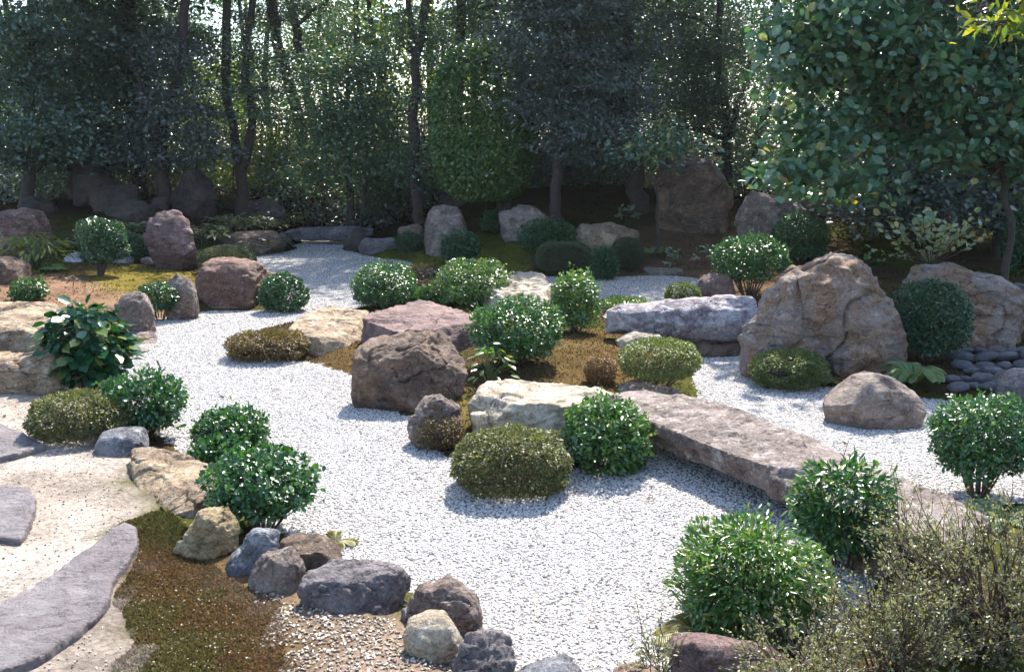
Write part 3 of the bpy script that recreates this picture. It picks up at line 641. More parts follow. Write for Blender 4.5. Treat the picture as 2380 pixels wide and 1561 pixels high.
# --- slate paving in the sand
SLATE = rock_material('paving_slate', (.25,.22,.225), (.20,.17,.175), (.34,.305,.31), vein=(.13,.105,.105), strata=(.1,.1,.6), pale=.6, rough=.5, grain=.4)
def paving(pieces, label, h=.05):
    global _seed
    _seed += 1
    W = [poly_world(q, .16, 0) for q in pieces]; A = np.concatenate(W); z0 = float(np.quantile(H(A), .7)); G = []
    for P in W:
        c = P.mean(0); Q = c+(P-c)*.985; G.append(np.concatenate([np.column_stack([P, np.full(len(P), z0-.07)]), np.column_stack([P, np.full(len(P), z0+h*.6)]), np.column_stack([Q, np.full(len(P), z0+h)])]))
    me, co = carve(hull_mesh(G), 'paving_slab', _seed, .55, None, None, 0, size=.32)
    o = place_rock('paving_slab', me, co, SLATE, label, 'paving slab', 'slate slabs laid in the sand'); return o
paving([[(-120,1470),(0,1408),(70,1372),(140,1332),(165,1395),(180,1470),(90,1530),(0,1563),(-120,1600)],[(120,1342),(170,1300),(215,1270),(262,1345),(256,1395),(225,1435),(170,1478)],[(195,1285),(250,1238),(292,1214),(318,1228),(323,1264),(300,1305),(250,1370)]], 'long curved violet slate slab, largest, beside the brown moss')
paving([[(-120,1115),(0,1125),(70,1130),(83,1160),(72,1210),(48,1253),(0,1246),(-120,1240)]], 'slate slab at left edge with rounded corner, middle of three')
paving([[(-120,975),(0,985),(55,1010),(106,1036),(40,1054),(0,1062),(-120,1080)]], 'pointed slate slab at left edge nearest the round azalea')

# --- heap of dark river stones
pm = []
for k in range(5):
    bm = bmesh.new(); bmesh.ops.create_icosphere(bm, subdivisions=2, radius=1.0)
    V = np.array([v.co[:] for v in bm.verts]); n = fbm(V*1.1+k*9, 2)
    for v, a in zip(bm.verts, n): v.co = v.co*(1+.28*a); v.co.x *= 1.35; v.co.z *= .5
    me = bpy.data.meshes.new('river_stone'); bm.to_mesh(me); bm.free()
    me.polygons.foreach_set('use_smooth', np.ones(len(me.polygons), bool)); me.materials.append(RM['bluepebble']); pm.append(me)
PILE = 'heap of dark blue-grey river stones'
def river(x, y, wpx, dz=0.0):
    g = ground(x, y); s = wpx/2*g[1]/F
    o = link('river_stone', pm[random.randrange(5)], None, None, (g[0], g[1], g[2]+s*.3+dz))
    o.scale = (s*.8, s*.8*random.uniform(.7, 1), s*.9); o.rotation_euler = (random.uniform(-.25, .25), random.uniform(-.3, .3), random.uniform(-.5, .5))
    tag(o, 'smooth dark blue-grey river stone in the heap at right', 'river stone', PILE)
for row, (y, x0, x1, wd) in enumerate([(826,2225,2400,46),(842,2205,2400,52),(858,2215,2400,55),(874,2240,2400,56),(890,2190,2320,50),(906,2200,2310,44)]):
    x = x0
    while x < x1:
        ww = wd*random.uniform(.7, 1.35); river(x+ww/2, y+random.uniform(-4, 4), ww, random.uniform(0, .03)); x += ww*.86
for y, x0, x1, wd in [(720,2355,2440,40),(700,2345,2440,50),(680,2350,2440,46)]:
    x = x0
    while x < x1:
        ww = wd*random.uniform(.8, 1.3); river(x+ww/2, y, ww, .05); x += ww*.9

# ------------------------------------------------------------------ leaves
T_NEAR = (np.array([[0,0,0],[.30,.38,.06],[.68,.40,.05],[1,0,-.06],[.68,-.40,.05],[.30,-.38,.06],[.33,0,0],[.68,0,-.01]]),
          np.array([[0,6,1],[6,7,2],[6,2,1],[7,3,2],[0,5,6],[6,4,7],[6,5,4],[7,4,3]]), np.array([.3,1,1,.6,1,1,0,0]))
T_MID = (np.array([[0,0,0],[.26,.36,.05],[.68,.38,.04],[1,0,-.06],[.68,-.38,.04],[.26,-.36,.05]]), np.array([[0,2,1],[0,3,2],[0,4,3],[0,5,4]]), np.array([.3,1,1,.6,1,1]))
T_FAR = (np.array([[0,0,0],[.5,.5,.08],[1,0,-.04],[.5,-.5,.08]]), np.array([[0,2,1],[0,3,2]]), np.array([0,1,0,1]))
def unit(a): return a/np.maximum(np.linalg.norm(a, axis=1, keepdims=True), 1e-9)
def leaves(name, P, D, N, L, W, tmpl=T_NEAR, rnd=None):
    tv, tf, te = tmpl; n = len(P); D = unit(D); Bn = unit(np.cross(N, D)); N = np.cross(D, Bn)
    V = P[:, None]+D[:, None]*(tv[None, :, 0:1]*L[:, None, None])+Bn[:, None]*(tv[None, :, 1:2]*1.22*W[:, None, None])+N[:, None]*(tv[None, :, 2:3]*L[:, None, None])
    Fc = (tf[None]+(np.arange(n)*len(tv))[:, None, None]).reshape(-1, 3)
    r = rng.random(n) if rnd is None else rnd
    return np_mesh(name, V.reshape(-1, 3), Fc, True, {'rnd': ('FLOAT', np.repeat(r, len(tv))), 'edge': ('FLOAT', np.tile(te, n))})

KINDS = {  # leaf length, width, cover, shell depth, outline lumps, tilt of leaves outward, material
 'cam':   (.045, .022, 2.4, .50, .16, .55, 'cam'),
 'camlt': (.046, .023, 2.2, .50, .17, .55, 'camlt'),
 'dense': (.036, .019, 2.5, .34, .11, .55, 'dense'),
 'aza':   (.025, .0125, 1.9, .26, .10, .9, 'aza'),
 'azag':  (.025, .0125, 1.9, .26, .10, .9, 'azag'),
 'azar':  (.024, .011, 1.2, .50, .12, .9, 'azar'),
 'dome':  (.020, .010, 2.4, .10, .02, .9, 'dome'),
 'narrow':(.056, .019, 2.0, .55, .17, .9, 'cam'),
}
def shell_points(n, a, b_, c, p, r_lump, depth, seed, cut=-1.0):
    u = unit(rng.standard_normal((int(n*1.6), 3))); u = u[u[:, 2] > cut][:n]
    r = 1/((np.abs(u[:, 0]))**p+(np.abs(u[:, 1]))**p+(np.abs(u[:, 2]))**p)**(1/p)
    r = r*(1+r_lump*1.6*fbm(u*2.6+seed*3.3, 3))
    t = 1-depth*rng.random(len(u))**1.8
    q = u*(r*t)[:, None]*np.array([a, b_, c]); nrm = unit(u/np.array([a, b_, c])); return q, nrm, t
_bs = 0
LOOSE = ('cam', 'camlt', 'narrow', 'dense', 'azar')
def bush(x0, x1, top, base, kind, label, crown=None, p=2.3, mat=None, lscale=1.0, cover=1.0, name='shrub', stems=9, cat='shrub', depth=.92, group=None, xbase=None):
    """clipped shrub: crown between pixel columns x0..x1, from row top to row crown (or the ground), standing at row base"""
    global _bs
    _bs += 1
    L0, W0, cov, shell, lump, tilt, mk = KINDS[kind]; cx = (x0+x1)/2
    if base <= 1561: g = ground(xbase or cx, base)
    else: g = onz(xbase or cx, base, .1); g[2] = gz(g[0], g[1])
    Yc = g[1]; rx = (x1-x0)/2*Yc/F
    if crown is None: Yc += rx*depth*.55; rx = (x1-x0)/2*Yc/F
    slant = math.hypot(1, math.tan(PITCH)*.3); ctr = at(cx, (top+base)/2, Yc); zt = at(cx, top, Yc+rx*.25)[2]
    z0 = gz(ctr[0], Yc); zb = at(cx, crown, Yc-rx*.4)[2] if crown else z0
    zb = max(zb, z0+.0); hgt = max(zt-zb, .08); cz = zb+hgt*(.40 if crown is None else .48); up = zt-cz; dn = cz-zb
    ry = rx*depth; root = empty(name, (ctr[0], Yc, z0)); tag(root, label, cat, group)
    far = Yc > 12.5; sc_ = lscale*(1 if not far else (Yc/12.5)**.75)
    var = np.random.default_rng(_bs*7+3); sc_ *= var.uniform(.85, 1.2); tint = var.uniform(-.16, .2)
    L, W = L0*sc_, W0*sc_*var.uniform(.85, 1.15)
    if kind in ('aza', 'azag', 'azar') and Yc > 8: L, W = L*(Yc/8)**.5, W*(Yc/8)**.5
    area = 2*math.pi*((rx*ry)**.8+2*(rx*max(up, .1))**.8)/3*1.45
    n = int(min(area*cov*cover/(L*W*.62), 19000))
    q, nrm, t = shell_points(n, rx, ry, 1.0, p, lump, shell, _bs, -.97 if crown else -.8)
    q[:, 2] *= np.where(q[:, 2] > 0, up, dn)
    hol = fbm(np.column_stack([q[:, 0]/rx, q[:, 1]/ry, q[:, 2]/max(up, dn)])*2.9+_bs*5.1, 2)
    keep = (q[:, 2] > -dn*.98) & ((hol+.25*rng.random(len(q)) > (-.12 if kind in LOOSE else -.3)) | (t < .72)); q, nrm, t = q[keep], nrm[keep], t[keep]
    if kind in LOOSE:                                                    # young shoots standing out of the clipped outline
        ns = int(np.clip(26*(rx/.4)**1.5, 10, 60)); u = unit(rng.standard_normal((ns, 3))+np.array([0, -.2, .5])); r_ = 1/((np.abs(u)**p).sum(1))**(1/p)
        sq = u*r_[:, None]*np.array([rx, ry, 1]); sq[:, 2] *= np.where(sq[:, 2] > 0, up, dn); ln = rng.uniform(.3, 1.5 if kind == 'narrow' else 2.2, ns)*L
        q2 = np.concatenate([sq+unit(u+np.array([0, 0, .5]))*(ln*f_)[:, None]+rng.normal(0, L*.22, (ns, 3)) for f_ in np.linspace(-.2, 1, 6)])
        q = np.concatenate([q, q2]); nrm = np.concatenate([nrm, np.tile(u, (6, 1))]); t = np.concatenate([t, np.full(len(q2), 1.25)])
    n = len(q)
    nrm = unit(nrm*np.array([1, 1, .8]))
    tang = unit(np.cross(nrm, rng.standard_normal((n, 3)))); D = unit(nrm*tilt+tang*.75+np.array([0, 0, .12]))
    Nn = unit(nrm*.5+np.array([0, 0, .72])+.36*rng.standard_normal((n, 3)))
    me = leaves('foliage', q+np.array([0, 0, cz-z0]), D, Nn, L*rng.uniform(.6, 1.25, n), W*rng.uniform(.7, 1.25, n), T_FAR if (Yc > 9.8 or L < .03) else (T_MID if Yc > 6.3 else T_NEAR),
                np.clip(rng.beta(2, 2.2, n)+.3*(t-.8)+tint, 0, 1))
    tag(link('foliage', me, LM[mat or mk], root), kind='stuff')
    mb = MB()
    for k in range(stems+6):
        an = 2*math.pi*k/(stems+6)+random.random(); e = np.array([math.cos(an)*rx*.55, math.sin(an)*ry*.55, (cz-z0)+up*random.uniform(-.1, .55)])
        s = np.array([math.cos(an)*rx*.10, math.sin(an)*ry*.10, -.05]); m_ = s*.5+e*.5+np.array([0, 0, -.05*hgt])+.03*rng.standard_normal(3)
        r0 = max(.004, .011*rx/.4); mb.tube([s, m_, e], [r0, r0*.7, r0*.3], 5)
        for j in range(3):
            e2 = m_+(e-m_)*random.random()+np.array([rng.normal(0, rx*.3), rng.normal(0, ry*.3), abs(rng.normal(0, up*.3))]); mb.tube([m_, e2], [r0*.5, r0*.2], 4)
    link('stems', mb.mesh('stems'), TWIG, root)
    return root

# ------------------------------------------------------------------ shrubs
bush(237, 425, 866, 1012, 'cam', 'round glossy green bush between olive azalea and the gravel', crown=1005)
bush(70, 286, 906, 1030, 'aza', 'olive-brown clipped azalea dome at the sand edge')
bush(450, 626, 946, 1062, 'cam', 'round glossy bush at the gravel edge, upper of the left trio')
bush(450, 572, 1016, 1085, 'cam', 'small low glossy bush tucked between the two bigger ones of the left trio', crown=1078)
bush(474, 736, 1046, 1236, 'cam', 'largest bush of the left trio, bare stems above the grey rocks', crown=1210, stems=12)
bush(604, 712, 636, 727, 'dense', 'tight dark green ball bush on the far gravel beside the reddish block')
bush(322, 414, 656, 745, 'dense', 'small dark ball bush between egg-shaped and upright stones', crown=722)
bush(465, 592, 570, 640, 'dome', 'smooth grey-green clipped dome behind the reddish block', p=2.6)
bush(26, 106, 646, 702, 'cam', 'small spiky bush on bare earth at far left', lscale=.9, cover=.8)
bush(268, 346, 545, 608, 'dense', 'loose dark bush right of the cloud-pruned shrub')
bush(534, 716, 766, 840, 'azar', 'low flat reddish-brown azalea at the island tip', p=2.6, cover=2.2)
bush(820, 966, 613, 718, 'cam', 'speckled round bush at the island end toward the far gravel', lscale=.85)
bush(1010, 1192, 606, 712, 'camlt', 'pale-leaved wide bush left of the cream cube-like rock', lscale=.85)
bush(965, 1050, 660, 712, 'camlt', 'low leafy bush between the two wide bushes at the island end', lscale=.85)
bush(1094, 1306, 696, 846, 'cam', 'big dark glossy bush in front of the cream cube-like rock', crown=838)
bush(1282, 1392, 630, 772, 'camlt', 'upright yellow-tipped bush right of the cream cube-like rock', crown=765)
bush(1054, 1326, 991, 1158, 'aza', 'large olive clipped azalea in front of the layered rock', p=2.5, cover=1.2)
bush(1310, 1510, 920, 1108, 'cam', 'round bright green bush at the left end of the slab bridge', p=2.3, mat='camlt')
bush(965, 1082, 962, 1050, 'azar', 'scraggly reddish shrub growing against the pale pointed rock', cover=.9)
bush(1440, 1626, 785, 905, 'azag', 'olive clipped ball azalea behind the slab bridge', crown=888)
bush(1356, 1436, 820, 893, 'azar', 'small brownish azalea ball left of the olive ball azalea')
bush(1395, 1506, 690, 722, 'camlt', 'low spreading shrub behind the log-shaped stone', lscale=.8)
bush(1548, 1627, 657, 718, 'azag', 'fine-leaved green clipped bush beside the purple rounded stone', p=2.5)
bush(1744, 1922, 810, 908, 'azag', 'low green clipped azalea at the foot of the huge boulder', p=2.4)
bush(2070, 2250, 652, 838, 'dense', 'dark round bush between the two big right boulders', crown=828)
bush(2164, 2400, 921, 1156, 'cam', 'round glossy bush at right edge beside the slab bridge end', crown=1118, stems=14)
bush(1850, 2076, 1062, 1318, 'narrow', 'loose narrow-leaved bush at the near side of the slab bridge', crown=1290, cover=1.1)
bush(1566, 1926, 1200, 1492, 'narrow', 'largest bright green round bush in the right foreground', p=2.3, mat='camlt', cover=1.3, stems=16, lscale=.8)
bush(1656, 1830, 546, 692, 'dense', 'umbrella-shaped shrub on bare twisted stems', crown=655, stems=10, mat='cam', p=2.0)
bush(1800, 1922, 492, 612, 'dense', 'dark loose shrub below the large-leaved tree')
bush(2335, 2430, 482, 640, 'dense', 'tall dark shrub cut by the right picture edge')
bush(1247, 1376, 563, 640, 'dome', 'box-shaped clipped bush in front of the pale wedge rock', p=3.6)
bush(1372, 1436, 575, 652, 'dense', 'small dark bush right of the box-shaped bush')
bush(1420, 1496, 551, 625, 'dome', 'dark clipped ball at the right end of the pale wedge rock', p=2.5)
bush(1206, 1336, 511, 590, 'dense', 'loose shrub in front of the grey mottled boulder')
bush(1028, 1112, 536, 612, 'dense', 'round shrub at the foot of the blocky pinkish rock')
bush(1118, 1172, 490, 545, 'dense', 'small dark shrub between the two back bank boulders')
bush(920, 978, 541, 585, 'dense', 'small round shrub before the small upright brown rock')
bush(938, 1018, 616, 660, 'azag', 'smooth brownish clipped mound behind the speckled bush', mat='azar', p=2.5)
bush(950, 1030, 652, 690, 'azag', 'lower brownish clipped mound between the two wide island bushes', mat='azar', p=2.5)
bush(840, 915, 462, 505, 'dense', 'small dim shrub under the camellia with red flowers')
bush(505, 565, 455, 490, 'dense', 'dim shrub beside the bluish flat-topped rock')

def cloud_shrub():
    g = ground(232, 640); root = tag(empty('shrub', g), 'cloud-pruned shrub with layered pads on bare earth at left', 'shrub')
    mb = MB(); V = []
    for x0, x1, top, bot in ((178,262,507,575),(225,292,512,590),(186,272,568,610),(240,300,560,600)):
        cx = (x0+x1)/2; c = at(cx, (top+bot)/2, g[1]+random.uniform(-.1, .3))-g; rx = (x1-x0)/2*g[1]/F; rz = (bot-top)/2*g[1]/F
        n = 1500; q, nrm, t = shell_points(n, rx, rx*.9, rz, 2.2, .1, .5, random.random()*9)
        V.append((q+c, nrm, t)); mb.tube([(0,0,-.05), (c[0]*.4, c[1]*.4, c[2]*.5), tuple(c)], [.045,.03,.012], 6)
    q = np.concatenate([v[0] for v in V]); nrm = np.concatenate([v[1] for v in V]); t = np.concatenate([v[2] for v in V]); n = len(q)
    D = unit(nrm*.5+unit(np.cross(nrm, rng.standard_normal((n, 3))))*.75); Nn = unit(nrm*.5+np.array([0, 0, .6])+.4*rng.standard_normal((n, 3)))
    tag(link('foliage', leaves('foliage', q, D, Nn, .055*rng.uniform(.7, 1.2, n), .028*rng.uniform(.7, 1.2, n), T_FAR), LM['dense'], root), kind='stuff')
    link('trunk', mb.mesh('trunk'), BARK, root)
cloud_shrub()

# plants whose leaves can be told apart: every leaf is a part
def leaf_mesh(L, W, mat, name='leaf', rnd=.5):
    tv, tf, te = T_NEAR
    me = np_mesh(name, tv*np.array([L, W, L]), tf, True, {'rnd': ('FLOAT', np.full(len(tv), rnd)), 'edge': ('FLOAT', te)})
    me.materials.append(LM[mat]); return me
def leafy_plant(label, base, spots, meshes, stalk_r=.006, name='plant', cat='plant', stalk_mat=None, twigs=None):
    """spots: (position, leaf direction, normal) with positions in world space; a stalk mesh joins them to the base"""
    root = tag(empty(name, base), label, cat); mb = MB(); b0 = np.array(base)
    for k, (p, d, nn) in enumerate(spots):
        p = np.array(p); d = Vector(d).normalized(); nn = Vector(nn); b_ = nn.cross(d).normalized(); nn = d.cross(b_)
        o = link('leaf', meshes[k % len(meshes)], None, root, tuple(p-b0))
        o.rotation_euler = Matrix((d, b_, nn)).transposed().to_euler(); s = random.uniform(.75, 1.2); o.scale = (s, s, s)
        if twigs is not None or k % 3: continue
        m_ = (p-b0)*.55+np.array([0, 0, .02])
        mb.tube([(0,0,-.03), tuple(m_*np.array([.6, .6, 1])), tuple(p-b0)], [stalk_r*1.6, stalk_r, stalk_r*.5], 4)
    for tw in twigs or []: mb.tube([q-b0 for q in tw], [stalk_r*1.6]+[stalk_r]*(len(tw)-2)+[stalk_r*.4], 5)
    link('stalks', mb.mesh('stalks'), stalk_mat or STALK, root); return root
def dome_spots(cx, top, base, wpx, n, Y0=None, low=.05, squash=1.0):
    g = ground(cx, base); Yc = g[1]; rx = wpx/2*Yc/F; zt = at(cx, top, Yc)[2]; out = []
    for k in range(n):
        a_ = rng.uniform(0, 6.28); uz = rng.random()**.8; u = np.array([math.cos(a_)*math.sqrt(1-uz*uz), math.sin(a_)*math.sqrt(1-uz*uz), uz]); t = rng.uniform(.8, 1.03)
        p = np.array([g[0]+u[0]*rx*t, Yc+u[1]*rx*.9*t, g[2]+(zt-g[2])*(.30+.70*u[2]*t)])
        d = np.array([u[0], u[1], u[2]*.1-.4])+.3*rng.standard_normal(3); nn = np.array([u[0]*.8, u[1]*.8, .8])+.25*rng.standard_normal(3)
        out.append((p, d, nn))
    return g, out
g, s = dome_spots(203, 702, 905, 215, 300)
PL = leafy_plant('dark plant with large round glossy leaves beside the tan boulder', g, s, [leaf_mesh(.145, .115, 'big', rnd=r) for r in (.1, .3, .5, .7, .95)], .008)
def plant_fill(root, g, cx, top, base, wpx, n, mat, Lf):
    rx = wpx/2*g[1]/F; hh = at(cx, top, g[1])[2]-g[2]; q, nrm, t = shell_points(n, rx*.86, rx*.8, 1, 2.2, .1, .6, 3.1, -.75); q[:, 2] = hh*(.36+q[:, 2]*np.where(q[:, 2] > 0, .58, .34)); n = len(q)
    D = unit(nrm+np.array([0, 0, -.4])+.4*rng.standard_normal((n, 3))); N = unit(nrm*.8+np.array([0, 0, .6])+.3*rng.standard_normal((n, 3)))
    tag(link('inner_foliage', leaves('inner_foliage', q, D, N, Lf*rng.uniform(.6, 1.1, n), Lf*.8*rng.uniform(.6, 1.1, n), T_MID, rng.random(n)*.6), LM[mat], root), kind='stuff')
plant_fill(PL, g, 203, 702, 905, 215, 700, 'big', .11)
g, s = dome_spots(85, 537, 625, 150, 110)
leafy_plant('yellow-green plant with long drooping leaves at far left', g, s, [leaf_mesh(.20, .055, 'yel', rnd=r) for r in (.1, .3, .5, .6)], .008)
g, s = dome_spots(1140, 797, 900, 118, 60)
leafy_plant('sparse young plant with broad pale leaves on the island', g, s, [leaf_mesh(.095, .05, 'camlt', rnd=r) for r in (.2, .5, .8, .95)], .005)
def sprays(cx, base, top, wpx, n_br, n_leaf, Lf, label, mat, rnds):
    g = ground(cx, base); Yc = g[1]; out = []; tw = []; stub = g+np.array([0, 0, .18])
    for k in range(n_br):
        e = at(cx+rng.uniform(-.5, .5)*wpx, rng.uniform(top, top+(base-top)*.8), Yc+rng.uniform(-.4, .4))
        s_ = stub+(e-stub)*np.array([.45, .45, .35]); dr = e-s_; tw.append([g-np.array([0, 0, .05]), stub, s_, e])
        for j in range(n_leaf):
            t = .1+.95*(j+rng.random())/n_leaf; p = s_+dr*t; side = np.cross(dr, [0, 0, 1.0])*(1 if j % 2 else -1); side /= np.linalg.norm(side)+1e-9
            out.append((p, side*.8+dr/np.linalg.norm(dr)*.5+rng.normal(0, .25, 3), np.array([0, -.55, .8])+rng.normal(0, .3, 3)))
    return leafy_plant(label, g, out, [leaf_mesh(Lf, Lf*.62, mat, rnd=r) for r in rnds], .006, 'shrub', 'shrub', TWIG, tw)
sprays(2160, 640, 465, 290, 36, 8, .15, 'sparse shrub with pale yellowish leaf sprays in front of the dark right trees', 'pale', (.1, .4, .6, .8, .97))
sprays(1588, 632, 560, 90, 9, 7, .10, 'thin young shrub with few leaves on the bare earth', 'tcam', (.3, .6, .8))
sprays(1455, 520, 478, 60, 6, 6, .13, 'small leafy sapling beside the dark trunk', 'tcam', (.4, .8))
sprays(1660, 600, 566, 60, 6, 6, .10, 'small seedling left of the umbrella-shaped shrub', 'tcam', (.3, .7))
sprays(171, 665, 640, 40, 4, 5, .06, 'tiny seedling on the bare red earth at left', 'azar', (.3, .7))
sprays(2010, 632, 590, 110, 10, 7, .10, 'low leafy sprig behind the huge boulder', 'camlt', (.3, .6, .9))

def fern(cx, base, n, Lf, label, mat='fern', rise=.5, az=None, spread=1.0):
    g = ground(cx, min(base, 1561)) if base < 1561 else np.append(onz(cx, base, .13)[:2], .13)
    root = tag(empty('fern', g), label, 'fern')
    for k in range(n):
        a = (2*math.pi*k/n+random.uniform(-.4, .4)) if az is None else az+random.uniform(-.5, .5)*spread
        dr = np.array([math.cos(a), math.sin(a), 0]); L = Lf*random.uniform(.7, 1.1); m_ = 28; ts = np.linspace(.12, 1, m_)
        ctr = lambda t: dr*L*t*.95+np.array([0, 0, 1])*L*(rise*1.6*t-rise*1.25*t*t)
        P, D, N_, Ls = [], [], [], []
        for t in ts:
            p = ctr(t); tan = ctr(t+.02)-p; tan /= np.linalg.norm(tan); sd_ = np.cross(tan, [0, 0, 1.0]); sd_ /= np.linalg.norm(sd_)
            for s_ in (1, -1):
                P.append(p); D.append(sd_*s_+tan*.35+np.array([0, 0, -.1])); N_.append(np.cross(tan, sd_)*-1); Ls.append(L*.30*math.sin(math.pi*min(1, .18+.82*(1-t)**.8))**.8+.01)
        P, D, N_, Ls = map(np.array, (P, D, N_, Ls)); N_ = np.where((N_[:, 2] < 0)[:, None], -N_, N_)
        me = leaves('frond', P, D, N_, Ls, Ls*.17+.004, T_NEAR); fo = link('frond', me, LM[mat], root)
        link('rachis', MB().tube([ctr(t) for t in np.linspace(0, 1, 6)], [.004, .004, .003, .003, .002, .001], 4).mesh('rachis'), STALK, fo)
fern(2125, 900, 11, .36, 'pale green fern between humped stone and river stones', rise=1.25)
fern(1922, 892, 5, .20, 'bright small fern by the low green azalea', 'dryfern', rise=.6)
fern(1665, 1490, 4, .30, 'yellowed fern frond below the large bright round bush', 'dryfern', rise=.45)
fern(1610, 1470, 5, .20, 'small withered fern at the foot of the large bright round bush', 'dryfern', rise=.9)
fern(132, 628, 6, .35, 'dark fern under the yellow-green plant at far left', rise=.5)
fern(780, 1262, 4, .16, 'small fern at the gravel edge beside the dark brown stone', 'dryfern', rise=.5)
fern(1020, 545, 5, .4, 'fern at the foot of the blocky pinkish rock')
fern(1505, 590, 6, .5, 'fern right of the dark clipped ball')
fern(2330, 1215, 5, .30, 'fern at right edge behind the twiggy shrub')

# bamboo grass
def sasa(cx, base, wpx, hpx, n, label):
    g = ground(cx, base); root = tag(empty('bamboo_grass', g), label, 'bamboo grass', 'bamboo grass along the far left shore')
    rx = wpx/2*g[1]/F; hh = hpx*g[1]/F; P, D = [], []; mb = MB()
    for k in range(n):
        x, y = rng.uniform(-rx, rx), rng.uniform(-.6, .6); z = hh*rng.uniform(.4, 1)
        mb.tube([(x, y, gz(g[0]+x, g[1]+y)-g[2]-.03), (x+rng.normal(0, .05), y, z)], [.006, .004], 4)
        for j in range(5):
            a = rng.uniform(0, 6.28); P.append((x, y, z*rng.uniform(.7, 1))); D.append((math.cos(a), math.sin(a), rng.uniform(-.5, .5)))
    P, D = np.array(P), np.array(D); n = len(P)
    me = leaves('foliage', P, D, np.array([0, 0, 1.])+.3*rng.standard_normal((n, 3)), rng.uniform(.16, .27, n), rng.uniform(.045, .07, n), T_NEAR)
    tag(link('foliage', me, LM['sasa'], root), kind='stuff'); link('stems', mb.mesh('stems'), STALK, root)
for cx, base, wp, hp, n, lab in [(480,565,90,42,40,'bamboo grass clump right of the upright purple rock'),(545,545,90,48,40,'bamboo grass clump with pale leaf edges behind the long brown rock'),
        (610,540,90,42,40,'bamboo grass clump in front of the bluish flat-topped rock'),(680,528,80,34,34,'bamboo grass clump at the left end of the far bridge'),
        (320,550,70,36,26,'bamboo grass clump left of the upright purple rock'),(620,585,90,34,22,'bamboo grass leaves hanging over the far gravel'),(160,585,80,30,24,'bamboo grass tuft beside the whitish-topped boulder')]:
    sasa(cx, base, wp, hp, n, lab)

# twiggy shrubs in the right foreground
def twiggy(pxs, base_px, Yb, n_st, label, seed, r0=.012):
    r = np.random.default_rng(seed); b0 = at(base_px[0], base_px[1], Yb); b0[2] = gz(b0[0], b0[1]); root = tag(empty('shrub', b0), label, 'shrub')
    (x0, y0, x1, y1) = pxs; mb = MB(); P, D = [], []
    for k in range(n_st):
        fx, fy = r.random(), r.random()**1.2
        e = at(x0+(x1-x0)*fx, y0+(y1-y0)*fy*(.35+.65*abs(2*fx-1)) if False else y0+(y1-y0)*fy, Yb+r.uniform(-.45, .45))-b0
        s = np.array([r.normal(0, .05), r.normal(0, .05), -.05]); m_ = e*np.array([.45, .45, .5])+r.normal(0, .04, 3); m2 = e*.8+r.normal(0, .03, 3)
        rr = r0*r.uniform(.5, 1.2); mb.tube([s, m_, m2, e], [rr, rr*.6, rr*.35, rr*.18], 5)
        for j in range(7):
            t = r.uniform(.2, 1); a = m_+(m2-m_)*min(t*2, 1) if t < .5 else m2+(e-m2)*(t*2-1)
            d = unit((e-m_)[None])[0]*.7+r.normal(0, .45, 3)+np.array([0, 0, .35]); ln = r.uniform(.08, .2); q = a+d*ln
            mid = a+d*ln*.5+r.normal(0, .012, 3); mb.tube([a, mid, q], [.0028, .002, .001], 3)
            for h in range(13):
                u = r.uniform(.15, 1.05); P.append(a+d*ln*u+r.normal(0, .006, 3)); D.append(d*.6+r.normal(0, .6, 3))
    P, D = np.array(P), np.array(D); n = len(P)
    me = leaves('foliage', P, D, np.array([0, 0, .8])+.7*r.standard_normal((n, 3)), r.uniform(.012, .024, n), r.uniform(.006, .010, n), T_FAR)
    tag(link('foliage', me, LM['twig'], root), kind='stuff'); tag(link('branches', mb.mesh('branches'), TWIG, root), kind='stuff')
twiggy((2040,1200,2420,1560), (2300,1600), 4.5, 120, 'twiggy shrub with tiny leaves and bare branches in the right bottom corner', 3)
twiggy((1930,1380,2200,1600), (2060,1640), 4.2, 60, 'lower twiggy shrub left of the corner shrub', 4, .008)
twiggy((1740,1480,1990,1620), (1880,1680), 4.1, 46, 'low thin twiggy growth over the purplish block at the bottom edge', 5, .006)
twiggy((1490,1490,1560,1600), (1520,1640), 4.2, 6, 'few thin dry stalks at the gravel bottom edge', 6, .004)

